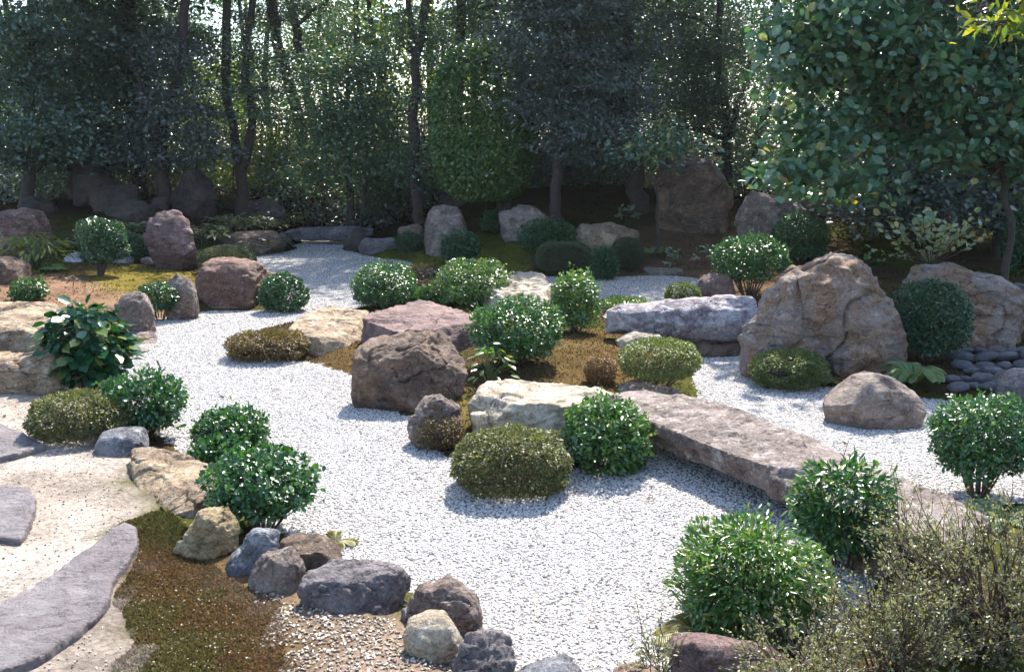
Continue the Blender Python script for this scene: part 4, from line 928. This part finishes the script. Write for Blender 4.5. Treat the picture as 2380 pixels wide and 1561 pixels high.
# ------------------------------------------------------------------ trees
def tree(label, Yd, stems, crowns, leaf, mat, n_clump, branch=22, name='tree', group=None, flat=.35, clump=.38, cover=1.0, flowers=None, seed=0, tmpl=T_FAR, droop=.2, cat='tree', limb=True):
    """stems: lists of (px, py, radius m) from foot to tip in the plane at depth Yd; crowns: (px, py, rx px, ry px, depth radius m, depth offset m, leaf scale)"""
    r = np.random.default_rng(seed+101); k = Yd/F
    f0 = at(stems[0][0][0], stems[0][0][1], Yd); base = np.array([f0[0], Yd, gz(f0[0], Yd)]); root = tag(empty(name, base), label, cat, group)
    mb = MB(); allp = []
    for st in stems:
        P = [at(x, y, Yd+r.normal(0, .08)) for x, y, _ in st]; R = [q[2] for q in st]
        if st is stems[0] or P[0][2] < base[2]+.6:
            P.insert(0, np.array([P[0][0], P[0][1], gz(P[0][0], P[0][1])-.15])); R.insert(0, R[0]*1.35)
        Q, S = [P[0]], [R[0]]
        for a, b_, ra, rb in zip(P, P[1:], R, R[1:]):
            for t in (.34, .67, 1):
                Q.append(a+(b_-a)*t+(r.normal(0, .05, 3)*np.array([1, 1, 0]) if t < 1 else 0)); S.append(ra+(rb-ra)*t)
        mb.tube([q-base for q in Q], S, 9); allp += [(q, s) for q, s in zip(Q, S)]
    link('trunk', mb.mesh('trunk'), BARK, root)
    Ps, Ds, Ns, Ls, tot = [], [], [], [], sum(c[2]*c[3] for c in crowns); cents = []
    for (px, py, rxp, ryp, ry, dy, ls) in crowns:
        c = at(px, py, Yd+dy); rx, rz = rxp*k, ryp*k; Lf, Wf = leaf[0]*ls, leaf[1]*ls
        nc = max(6, int(n_clump*rxp*ryp/tot)); nl = max(8, int(cover*(1.3 if py < -100 else 1)*3.3*math.pi*rx*rz/(Lf*Wf*.36)/nc))
        u = unit(r.standard_normal((nc, 3)))*(r.random(nc)**.42)[:, None]; cc = c+u*np.array([rx, ry, rz]); cents += [x for x in cc]
        off = r.standard_normal((nc, nl, 3))*np.array([clump, clump, clump*flat])*ls**.5
        off[..., 2] -= droop*(off[..., 0]**2+off[..., 1]**2)
        P = (cc[:, None]+off).reshape(-1, 3); Dd = (off*np.array([1, 1, .5])).reshape(-1, 3)+r.normal(0, .25, (nc*nl, 3))+np.array([0, 0, -.06])
        N = np.array([0, -.12, .6])+r.normal(0, .45, (nc*nl, 3)); n = len(P)
        keep = P[:, 2] > base[2]+.15
        Ps.append(P[keep]); Ds.append(Dd[keep]); Ns.append(N[keep]); Ls.append((np.full(n, ls)*r.uniform(.6, 1.3, n))[keep])
    P, D, N, S = map(np.concatenate, (Ps, Ds, Ns, Ls))
    tag(link('crown', leaves('crown', P-base, D, N, leaf[0]*S, leaf[1]*S, tmpl, np.clip(r.random(len(P)), 0, 1)), LM[mat], root), kind='stuff')
    if limb:
        mb = MB(); idx = r.permutation(len(cents))[:branch]
        for i in idx:
            e = cents[i]; cand = [(np.linalg.norm((q-e)*np.array([1, 1, .7]))+(0 if q[2] < e[2] else 2.0), q, s) for q, s in allp if q[2] > base[2]+.5] or [(0, allp[-1][0], allp[-1][1])]
            _, q, s = min(cand, key=lambda z: z[0]); m_ = q+(e-q)*.5+np.array([r.normal(0, .1), r.normal(0, .1), .12]); rr = min(s*.5, .05)
            mb.tube([q-base, m_-base, e-base], [rr, rr*.6, rr*.2], 5)
            for j in range(3):
                e2 = e+r.normal(0, clump, 3)*np.array([1, 1, .5]); mb.tube([m_+(e-m_)*.5-base, e2-base], [rr*.4, rr*.12], 4)
        tag(link('branches', mb.mesh('branches'), BARK, root), kind='stuff')
    if flowers:
        idx = r.integers(0, len(P), flowers); fm = MB()
        bm = bmesh.new(); bmesh.ops.create_icosphere(bm, subdivisions=1, radius=.05)
        for v in bm.verts: v.co.z *= .6
        me = bpy.data.meshes.new('flower'); bm.to_mesh(me); bm.free(); me.materials.append(REDF)
        for i in idx:
            q = P[i]-base; q[1] -= .08; link('flower', me, None, root, tuple(q))
    return root
REDF = plain('red_petal', (.55,.03,.02), .5, 20, .2)
EG = (.125, .062)
tree('dark evergreen tree filling the upper left corner', 25, [[(60,470,.16),(70,300,.14),(75,0,.12),(75,-300,.06)]],
     [(70,60,150,110,1.6,0,1),(40,210,120,90,1.6,0,1),(120,300,130,70,1.4,-.5,1),(20,350,90,60,1.2,0,1),(80,-220,200,200,2.2,0,2)], EG, 'tdark', 260, seed=1, flat=.25, cover=.8)
tree('dark evergreen tree behind the tall leaning rock at left', 27, [[(175,470,.15),(172,350,.13),(190,150,.12),(200,-200,.06)]],
     [(215,90,130,110,1.5,0,1),(240,220,110,90,1.4,0,1),(180,330,130,55,1.2,-.6,1),(210,-200,190,180,2.2,0,2)], EG, 'tdark', 220, seed=2, flat=.25, cover=.8)
tree('thick-trunked dark tree left of the forked tree', 28, [[(330,480,.2),(318,300,.2),(292,120,.24),(285,-50,.24),(285,-350,.1)]],
     [(330,70,110,110,1.4,0,1),(300,200,100,80,1.3,0,1),(270,340,90,60,1,-.4,1),(300,-230,190,190,2.2,0,2)], EG, 'tdark', 190, seed=3, flat=.25, cover=.8)
tree('forked dark tree behind the pyramid-shaped standing stone', 26, [[(385,470,.2),(380,380,.17),(372,290,.15),(400,220,.13),(428,120,.12),(432,-100,.1),(440,-350,.05)], [(378,400,.16),(352,300,.1),(330,220,.07),(300,120,.05)]],
     [(400,250,70,80,1.0,0,1),(450,330,60,55,.9,0,1),(330,330,60,40,.8,-.4,1),(410,130,60,70,1,0,.9),(430,-230,190,190,2.2,0,2)], EG, 'tblue', 150, seed=4, flat=.3)
tree('slim double-stemmed tree with a V fork in the middle left', 27, [[(565,455,.17),(558,390,.16),(545,320,.12),(528,240,.11),(526,120,.12),(530,-80,.1),(535,-300,.05)], [(560,400,.15),(580,320,.12),(586,270,.11),(570,190,.1),(572,90,.1),(588,0,.09),(600,-200,.05)]],
     [(560,180,60,60,.8,0,.85),(600,110,55,45,.8,0,.85),(520,90,60,40,.8,0,.8),(610,250,60,50,.8,0,.85),(550,-260,170,150,2,0,2)], (.10,.05), 'tcam', 110, branch=16, seed=5, cover=.55)
tree('leaning dark trunk in the bright gap upper left of centre', 31, [[(735,470,.17),(715,380,.17),(690,260,.17),(655,135,.17),(640,60,.16),(620,-40,.15),(600,-250,.08)]],
     [(620,40,70,40,.8,0,.8),(680,200,60,50,.8,0,.85),(640,-240,180,150,2,0,2)], (.10,.05), 'tdark', 70, branch=12, seed=6, cover=.5)
tree('bent trunk with a high side branch right of the leaning trunk', 33, [[(760,470,.16),(740,330,.16),(712,220,.16),(700,130,.15),(685,50,.14),(655,-80,.1),(640,-250,.06)], [(686,60,.09),(720,30,.07),(760,0,.06),(800,-40,.04)]],
     [(740,40,80,50,1,0,.8),(760,150,70,60,1,0,.85),(720,-240,170,150,2,0,2)], (.10,.05), 'tcam', 80, branch=12, seed=7, cover=.5)
tree('camellia tree with scattered red flowers left of centre', 27.5, [[(815,480,.10),(812,380,.09),(805,250,.07),(815,120,.04)], [(845,478,.06),(850,350,.05),(870,220,.03)]],
     [(820,150,105,60,1.0,0,1),(780,250,100,60,1.1,-.3,1),(870,260,85,70,1.1,-.3,1),(820,350,110,65,1.1,-.5,1),(760,390,60,50,.8,-.3,1),(900,390,50,50,.8,-.3,1)], (.105,.058), 'tcam', 190, branch=24, seed=8, flowers=16, cover=.9, tmpl=T_FAR)
tree('tall slender dark trunk right of the flowering camellia', 26, [[(972,486,.14),(966,400,.13),(958,280,.13),(966,180,.12),(985,80,.11),(992,-60,.1),(995,-300,.05)], [(968,150,.1),(955,80,.08),(948,0,.07),(940,-120,.04)]],
     [(930,60,60,50,.8,0,.8),(1000,120,50,60,.8,0,.8),(960,380,50,60,.8,.3,1),(985,250,40,50,.7,0,.8),(970,-240,180,150,2,0,2)], (.10,.05), 'tcam', 110, branch=16, seed=9, cover=.6)
tree('straight trunk in the bright gap above the clipped tree', 32, [[(1062,470,.17),(1063,250,.16),(1068,100,.16),(1072,-100,.14),(1075,-300,.07)]],
     [(1050,50,60,45,.9,0,.8),(1090,10,50,40,.9,0,.8),(1060,-240,160,150,2,0,2)], (.10,.05), 'tcam', 70, branch=10, seed=10, cover=.55)
tree('thin crooked trunk just left of the blue-black evergreen', 30, [[(1165,470,.12),(1160,250,.11),(1150,100,.10),(1148,0,.1),(1165,-150,.05)]],
     [(1140,40,50,45,.8,0,.8),(1130,120,50,40,.8,0,.8),(1150,-200,120,120,1.6,0,2)], (.10,.05), 'tcam', 50, branch=8, seed=11, cover=.6)
# clipped tall dome
def clipped_tree():
    Yd = 24.0; k = Yd/F; f0 = at(1195, 470, Yd); base = np.array([f0[0]-.2, Yd, gz(f0[0], Yd)]); root = tag(empty('tree', base), 'tall clipped dome-shaped tree in the centre of the back bank', 'tree')
    top = at(1125, 97, Yd)[2]; bot = at(1125, 470, Yd-.8)[2]; rx = 118*k; c = np.array([at(1128, 260, Yd)[0], Yd, bot+(top-bot)*.45]); n = 27000
    q, nrm, t = shell_points(n, rx, rx*.95, 1, 2.9, .04, .22, 4.2, -.95); q[:, 2] *= np.where(q[:, 2] > 0, top-c[2], c[2]-bot)
    D = unit(nrm*.6+unit(np.cross(nrm, rng.standard_normal((n, 3))))*.8); Nn = unit(nrm*.6+np.array([0, 0, .5])+.4*rng.standard_normal((n, 3)))
    tag(link('crown', leaves('crown', q+c-base, D, Nn, .10*rng.uniform(.6, 1.2, n), .058*rng.uniform(.7, 1.2, n), T_FAR), LM['ttop'], root), kind='stuff')
    mb = MB()
    for j in range(6):
        e = c-base+np.array([rng.normal(0, rx*.4), rng.normal(0, rx*.4), rng.uniform(-.3, .8)])
        mb.tube([(rng.normal(0, .12), rng.normal(0, .12), -.1), e*np.array([.4, .4, .5]), e], [.07, .05, .02], 6)
    link('trunk', mb.mesh('trunk'), BARK, root)
clipped_tree()
tree('blue-black layered evergreen right of the clipped tree', 22.6, [[(1292,470,.13),(1296,380,.12),(1310,200,.11),(1320,-50,.09),(1320,-260,.04)]],
     [(1275,90,120,70,1.3,0,1),(1330,180,140,60,1.4,0,1),(1290,260,115,55,1.3,0,1),(1370,310,120,50,1.3,0,1),(1300,10,120,50,1.3,0,1),(1320,-200,180,140,2,0,2)], (.12,.038), 'tblue', 250, branch=30, seed=12, flat=.22, clump=.34, cover=1.15)
tree('dark thick-based tree beside the large upright brown rock', 24, [[(1485,485,.26),(1480,420,.2),(1470,340,.17),(1455,150,.14),(1450,-50,.1),(1450,-300,.05)]],
     [(1430,110,100,90,1.3,0,1),(1450,250,90,60,1.2,0,1),(1430,340,90,35,1,-.3,1),(1440,-220,180,150,2,0,2)], (.12,.04), 'tblue', 200, branch=24, seed=13, flat=.24, clump=.34, cover=1.1)
tree('fine-leaved tree with leaning branches right of the large brown rock', 27, [[(1692,470,.16),(1690,400,.13),(1692,290,.12),(1670,150,.1),(1665,-50,.08),(1660,-300,.04)], [(1755,470,.10),(1752,370,.09),(1768,285,.09),(1790,250,.08),(1822,310,.06)], [(1692,330,.08),(1720,230,.06),(1740,120,.05)]],
     [(1600,80,110,80,1.4,0,.75),(1700,130,100,90,1.4,0,.75),(1590,220,110,70,1.3,0,.75),(1700,260,80,60,1.1,0,.75),(1560,310,70,35,.9,0,.75),(1640,-240,190,160,2.2,0,1.8)], (.10,.05), 'tdark', 260, branch=30, seed=14, cover=.85, clump=.33, flat=.6)
tree('small-leaved understorey sapling left of the large upright brown rock', 21, [[(1530,545,.03),(1520,420,.025),(1500,320,.015)]],
     [(1490,340,55,22,.6,0,1),(1560,335,60,20,.6,0,1),(1540,310,50,20,.6,0,1)], (.11,.06), 'tcam', 36, branch=12, seed=15, cover=.8, tmpl=T_NEAR, name='sapling')
# large-leaved tree on the right
tree('big glossy-leaved camellia tree filling the upper right', 14.5, [[(2350,560,.05),(2335,420,.045),(2270,250,.045),(2180,60,.04),(2140,-200,.03)], [(2335,420,.04),(2330,250,.035),(2340,120,.025)], [(2320,400,.035),(2100,290,.025),(1900,180,.015)]],
     [(1900,110,130,100,.8,-.3,1),(2010,60,150,80,.9,0,1),(2150,110,170,100,1.0,0,1),(2300,150,150,120,1.0,.2,1),(1870,300,110,60,.7,-.3,1),(2060,250,150,80,.9,.1,1),(2230,310,170,80,1.0,.2,1),(1900,395,120,45,.7,-.4,1),(2000,430,70,30,.6,-.4,1),(2400,300,120,160,1,.2,1),(2120,-180,330,160,1.6,.3,1.6)],
     (.15,.098), 'tbig', 360, branch=60, seed=16, cover=1.25, clump=.20, flat=.45, tmpl=T_MID, droop=.6)
tree('dark evergreen behind the big camellia at the right edge', 20, [[(2330,530,.16),(2325,300,.14),(2320,0,.1),(2320,-200,.05)]],
     [(2330,120,150,120,1.4,0,1),(2300,300,160,90,1.4,0,1),(2200,400,140,60,1.2,0,1),(2100,330,110,80,1.2,0,1),(2080,150,120,100,1.2,0,1),(2000,430,90,40,1,0,1),(2350,460,120,70,1.2,0,1),(2180,480,150,50,1.2,0,1),(2050,500,90,40,1,.5,1),(2300,-220,260,180,2.2,0,2)], EG, 'tblue', 320, branch=30, seed=17, flat=.3)
tree('tall dark evergreen deep behind the sparse pale-leaved shrub', 24, [[(2130,480,.18),(2120,300,.16),(2120,0,.12),(2120,-300,.06)]],
     [(2120,330,150,90,1.4,0,1.1),(2110,160,150,100,1.4,0,1.1),(2150,-150,260,170,2.4,0,2),(2150,-420,220,160,2.2,0,2)], EG, 'tblue', 200, branch=14, seed=21, flat=.3)
tree('tall dark evergreen at the far right beyond the picture edge', 22, [[(2470,500,.18),(2470,200,.15),(2465,-100,.1),(2460,-400,.05)]],
     [(2430,330,130,120,1.4,0,1.1),(2440,80,150,120,1.4,0,1.1),(2460,-200,260,180,2.4,0,2),(2450,-430,220,150,2.2,0,2)], EG, 'tdark', 180, branch=10, seed=22, flat=.3)
tree('dense dark evergreen standing behind the mossy mound', 32, [[(1375,450,.17),(1370,250,.15),(1372,0,.12),(1375,-350,.05)]],
     [(1375,330,110,60,1.4,0,1.4),(1370,170,130,110,1.6,0,1.5),(1375,-90,170,150,2.2,0,2),(1375,-300,150,120,2,0,2)], EG, 'tdark', 150, branch=12, seed=23, flat=.35)
# overhanging yellowish twig at the top right corner; its tree stands outside the frame
tree('overhanging branch of yellow and green leaves in the top right corner', 8.5, [[(2640,1050,.09),(2620,500,.08),(2580,100,.06),(2480,-60,.04),(2360,-10,.02),(2270,30,.008)]],
     [(2300,42,55,26,.3,0,1),(2360,50,50,28,.3,0,1),(2440,20,70,50,.4,0,1),(2580,-150,200,150,.8,0,1)], (.12,.045), 'yel', 46, branch=20, seed=18, cover=.5, clump=.09, flat=.7, tmpl=T_NEAR, droop=1.2)

# the wood behind: rows of trees further back, thin crowns so that the sky breaks through
BK = 'trees of the wood behind the garden'
proto = []
BACK = {}
def back_tree(x, Yd, hgt, mat, seed, dens, label):
    """a whole tree with trunk and crown; alike trees share their meshes, turned and scaled"""
    key = (mat, dens, seed % 3)
    if key in BACK:
        src, h0 = BACK[key]; b0 = np.array([x, Yd, gz(x, Yd)]); c = src.copy(); C.objects.link(c); c.location = b0; c['label'] = label
        c.rotation_euler.z = seed*1.3; c.scale = (hgt/h0,)*3
        for ch in src.children:
            d = ch.copy(); C.objects.link(d); d.parent = c
        return
    r = np.random.default_rng(seed); base = np.array([x, Yd, gz(x, Yd)]); root = tag(empty('tree', base), label, 'tree', BK)
    mb = MB(); px_ = [np.array([0, 0, -.2])]
    for j in range(1, 6): px_.append(np.array([px_[-1][0]+r.normal(0, .14), px_[-1][1]+r.normal(0, .14), hgt*j/5]))
    rr = hgt*.013; mb.tube(px_, [rr*1.3, rr, rr*.85, rr*.7, rr*.45, rr*.15], 7)
    nc = int(dens*46); P, D = [], []
    for j in range(nc):
        z = hgt*(.22+.76*r.random()); t = z/hgt; q = px_[0]*0+np.array([np.interp(z, [p[2] for p in px_], [p[0] for p in px_]), np.interp(z, [p[2] for p in px_], [p[1] for p in px_]), z])
        a = r.uniform(0, 6.28); ln = hgt*.22*r.uniform(.3, 1)*(1.2-.6*t); e = q+np.array([math.cos(a)*ln, math.sin(a)*ln, ln*.25]); mb.tube([q, e], [rr*.3, rr*.08], 4)
        n = 260; o = r.standard_normal((n, 3))*np.array([.5, .5, .28]); P.append(e+o); D.append(o+r.normal(0, .3, (n, 3)))
    P, D = np.concatenate(P), np.concatenate(D); n = len(P)
    tag(link('crown', leaves('crown', P, D, np.array([0, 0, .4])+.6*r.standard_normal((n, 3)), r.uniform(.12, .22, n), r.uniform(.06, .11, n), T_FAR), LM[mat], root), kind='stuff')
    link('trunk', mb.mesh('trunk'), BARK, root); BACK[key] = (root, hgt)
ORD = ['first','second','third','fourth','fifth','sixth','seventh','eighth','ninth','tenth','eleventh','twelfth','thirteenth','fourteenth','fifteenth','sixteenth','seventeenth','eighteenth']
spots = [(60,38),(170,36),(260,40),(370,38),(470,41),(560,44),(640,40),(760,43),(840,38),(905,41),(1010,42),(1100,39),(1200,42),(1290,37),(1400,40),(1520,38),(1640,41),(1780,36)]
for i, (px, Yd) in enumerate(spots):
    back_tree(at(px, 400, Yd)[0], Yd, rng.uniform(9.5, 13), ['tlit', 'tcam', 'tlit', 'tdark'][i % 4], 300+i, .30 if 420 < px < 1200 else (.5 if px < 420 else .8), ORD[i]+' tree from the left in the back row of the wood')
for i in range(16):
    Yd = rng.uniform(47, 62); back_tree(at(-60+i*160+rng.uniform(-40, 40), 400, Yd)[0], Yd, rng.uniform(8, 11), ['tlit', 'tcam'][i % 2], 350+i, .35 if 3 <= i <= 8 else .6, ORD[i]+' tree from the left in the farthest row of the wood')
def undergrowth(px, Yd, wpx, hpx, seed, mat, label):
    r = np.random.default_rng(seed); c = at(px, 440, Yd); base = np.array([c[0], Yd, gz(c[0], Yd)]); root = tag(empty('shrub', base), label, 'shrub', 'undergrowth at the edge of the wood')
    rx, hh = wpx/2*Yd/F, hpx*Yd/F; mb = MB(); P, D = [], []
    for j in range(22):
        e = np.array([r.normal(0, rx*.5), r.normal(0, .5), hh*r.uniform(.06, 1)]); mb.tube([(e[0]*.4, e[1]*.4, -.1), e*np.array([.8, .8, .5]), e], [.010, .006, .002], 4)
        n = 160; o = r.standard_normal((n, 3))*np.array([.4, .4, .3]); P.append(e+o); D.append(o+r.normal(0, .3, (n, 3)))
    P, D = np.concatenate(P), np.concatenate(D); n = len(P); k = P[:, 2] > .05; P, D = P[k], D[k]; n = len(P)
    tag(link('foliage', leaves('foliage', P, D, np.array([0, 0, .6])+.6*r.standard_normal((n, 3)), r.uniform(.07, .14, n), r.uniform(.035, .07, n), T_FAR), LM[mat], root), kind='stuff')
    link('stems', mb.mesh('stems'), BARK, root)
us = [(25,31,'tdark','dim undergrowth at the far left behind the low dark rock'),(115,32,'tlit','sunlit undergrowth left of the tall leaning rock'),(215,31,'tdark','dark undergrowth right behind the tall leaning rock'),
 (300,32,'tdark','dark undergrowth behind the squarish dark rock'),(445,32,'tlit','undergrowth right of the forked dark tree'),(500,34,'tlit','yellow-green undergrowth left of the slim V-forked tree'),
 (620,33,'tlit','yellow-green undergrowth right of the slim V-forked tree'),(690,34,'tcam','undergrowth behind the dark cone-shaped standing stone'),(790,32,'tlit','sunlit undergrowth left of the flowering camellia'),
 (900,33,'tlit','sunlit undergrowth behind the flowering camellia'),(935,29,'tcam','dark-leaved undergrowth at the foot of the tall slender trunk'),(1015,31,'tcam','undergrowth left of the clipped dome-shaped tree'),
 (1120,33,'tdark','dim undergrowth behind the clipped dome-shaped tree'),(1240,32,'tdark','dim undergrowth between clipped tree and blue-black evergreen'),(1350,33,'tdark','dark undergrowth behind the mossy mound'),
 (1440,32,'tlit','sunlit undergrowth left of the thick-based tree'),(1575,31,'tdark','dark undergrowth behind the large upright brown rock'),(1730,32,'tlit','undergrowth between the fine-leaved tree stems'),
 (1860,30,'tdark','dark undergrowth behind the pointed pinkish rock'),(1990,29,'tdark','dark undergrowth left of the camellia trunk'),(2120,28,'tblue','dark undergrowth behind the sparse pale-leaved shrub'),(2270,27,'tblue','dark undergrowth right of the sparse pale-leaved shrub')]
for i, (px, Yd, mt, lab) in enumerate(us):
    undergrowth(px, Yd, 150, rng.uniform(130, 210), 500+i, mt, lab)
ev = [(40,28.5,150,'low dark evergreen shrub under the upper left corner tree'),(130,28,170,'dark evergreen shrub left behind the tall leaning rock'),(240,29,180,'dark evergreen shrub behind the squarish dark rock, taller than the rock'),
 (320,28.5,150,'dark evergreen shrub left of the forked tree trunk'),(440,29,140,'dark evergreen shrub right behind the pyramid-shaped stone'),(690,29.5,120,'dark evergreen shrub behind the cone-shaped stone'),
 (830,29,150,'dark evergreen shrub under the flowering camellia'),(910,28.5,130,'dark evergreen shrub left of the tall slender trunk'),(1015,28,140,'dark evergreen shrub behind the dark slanting rock'),
 (1230,28.5,120,'dark evergreen shrub behind the mossy mound, left part'),(1345,29,130,'dark evergreen shrub behind the mossy mound, right part'),(1430,28,120,'dark evergreen shrub left of the thick-based trunk'),
 (1590,28.5,160,'dark evergreen shrub rising behind the large upright brown rock'),(1740,27,150,'dark evergreen shrub behind the pointed pinkish rock and leaning stems'),(1880,25,150,'dark evergreen shrub under the left side of the big camellia')]
for i, (px, Yd, hp, lab) in enumerate(ev):
    undergrowth(px, Yd, 150, hp, 900+i, 'tblue' if i % 3 == 0 else 'tdark', lab)
def thin_sapling(px, Yd, top, seed, label):
    r = np.random.default_rng(seed); f0 = at(px, 440, Yd); base = np.array([f0[0], Yd, gz(f0[0], Yd)]); e = at(px+r.normal(0, 12), top, Yd)-base
    root = tag(empty('sapling', base), label, 'sapling', 'thin saplings at the edge of the wood'); mb = MB()
    m_ = e*.5+r.normal(0, .08, 3); mb.tube([(0,0,-.1), m_, e], [.03, .022, .01], 5); P, D = [], []
    for j in range(9):
        q = (m_+(e-m_)*r.random()) if j > 2 else m_*r.uniform(.5, 1); t = q+np.array([r.normal(0, .5), r.normal(0, .4), r.uniform(0, .4)]); mb.tube([q, t], [.01, .004], 3)
        n = 46; o = r.standard_normal((n, 3))*np.array([.26, .26, .1]); P.append(t+o); D.append(o+r.normal(0, .2, (n, 3)))
    P, D = np.concatenate(P), np.concatenate(D); n = len(P)
    link('stem', mb.mesh('stem'), BARK, root)
    tag(link('foliage', leaves('foliage', P, D, np.array([0, 0, .7])+.5*r.standard_normal((n, 3)), r.uniform(.07, .13, n), r.uniform(.035, .06, n), T_FAR), LM['tlit' if seed % 2 else 'tcam'], root), kind='stuff')
for i, px in enumerate([455,478,505,540,612,632,655,678,704,748,772,905,925,1000,1020]):
    thin_sapling(px, 28+(i*1.7) % 3.5, 180+(i*53) % 160, 700+i, 'thin sapling, %s from the left at the edge of the wood' % ORD[i])

# ------------------------------------------------------------------ light haze hanging in the backlit wood
bm = bmesh.new(); bmesh.ops.create_cube(bm, size=1.0)
me = bpy.data.meshes.new('haze'); bm.to_mesh(me); bm.free()
hm = bpy.data.materials.new('thin_haze'); hm.use_nodes = True; ht = hm.node_tree; ht.nodes.remove(ht.nodes['Principled BSDF'])
pv = ht.nodes.new('ShaderNodeVolumePrincipled'); pv.inputs['Color'].default_value = (.90, .94, 1.0, 1); pv.inputs['Density'].default_value = .00028; pv.inputs['Anisotropy'].default_value = .3
ht.links.new(pv.outputs[0], ht.nodes['Material Output'].inputs['Volume'])
hz = link('haze', me, hm, None, (0, 100, 9)); hz.scale = (2400, 2400, 23); tag(hz, kind='stuff')
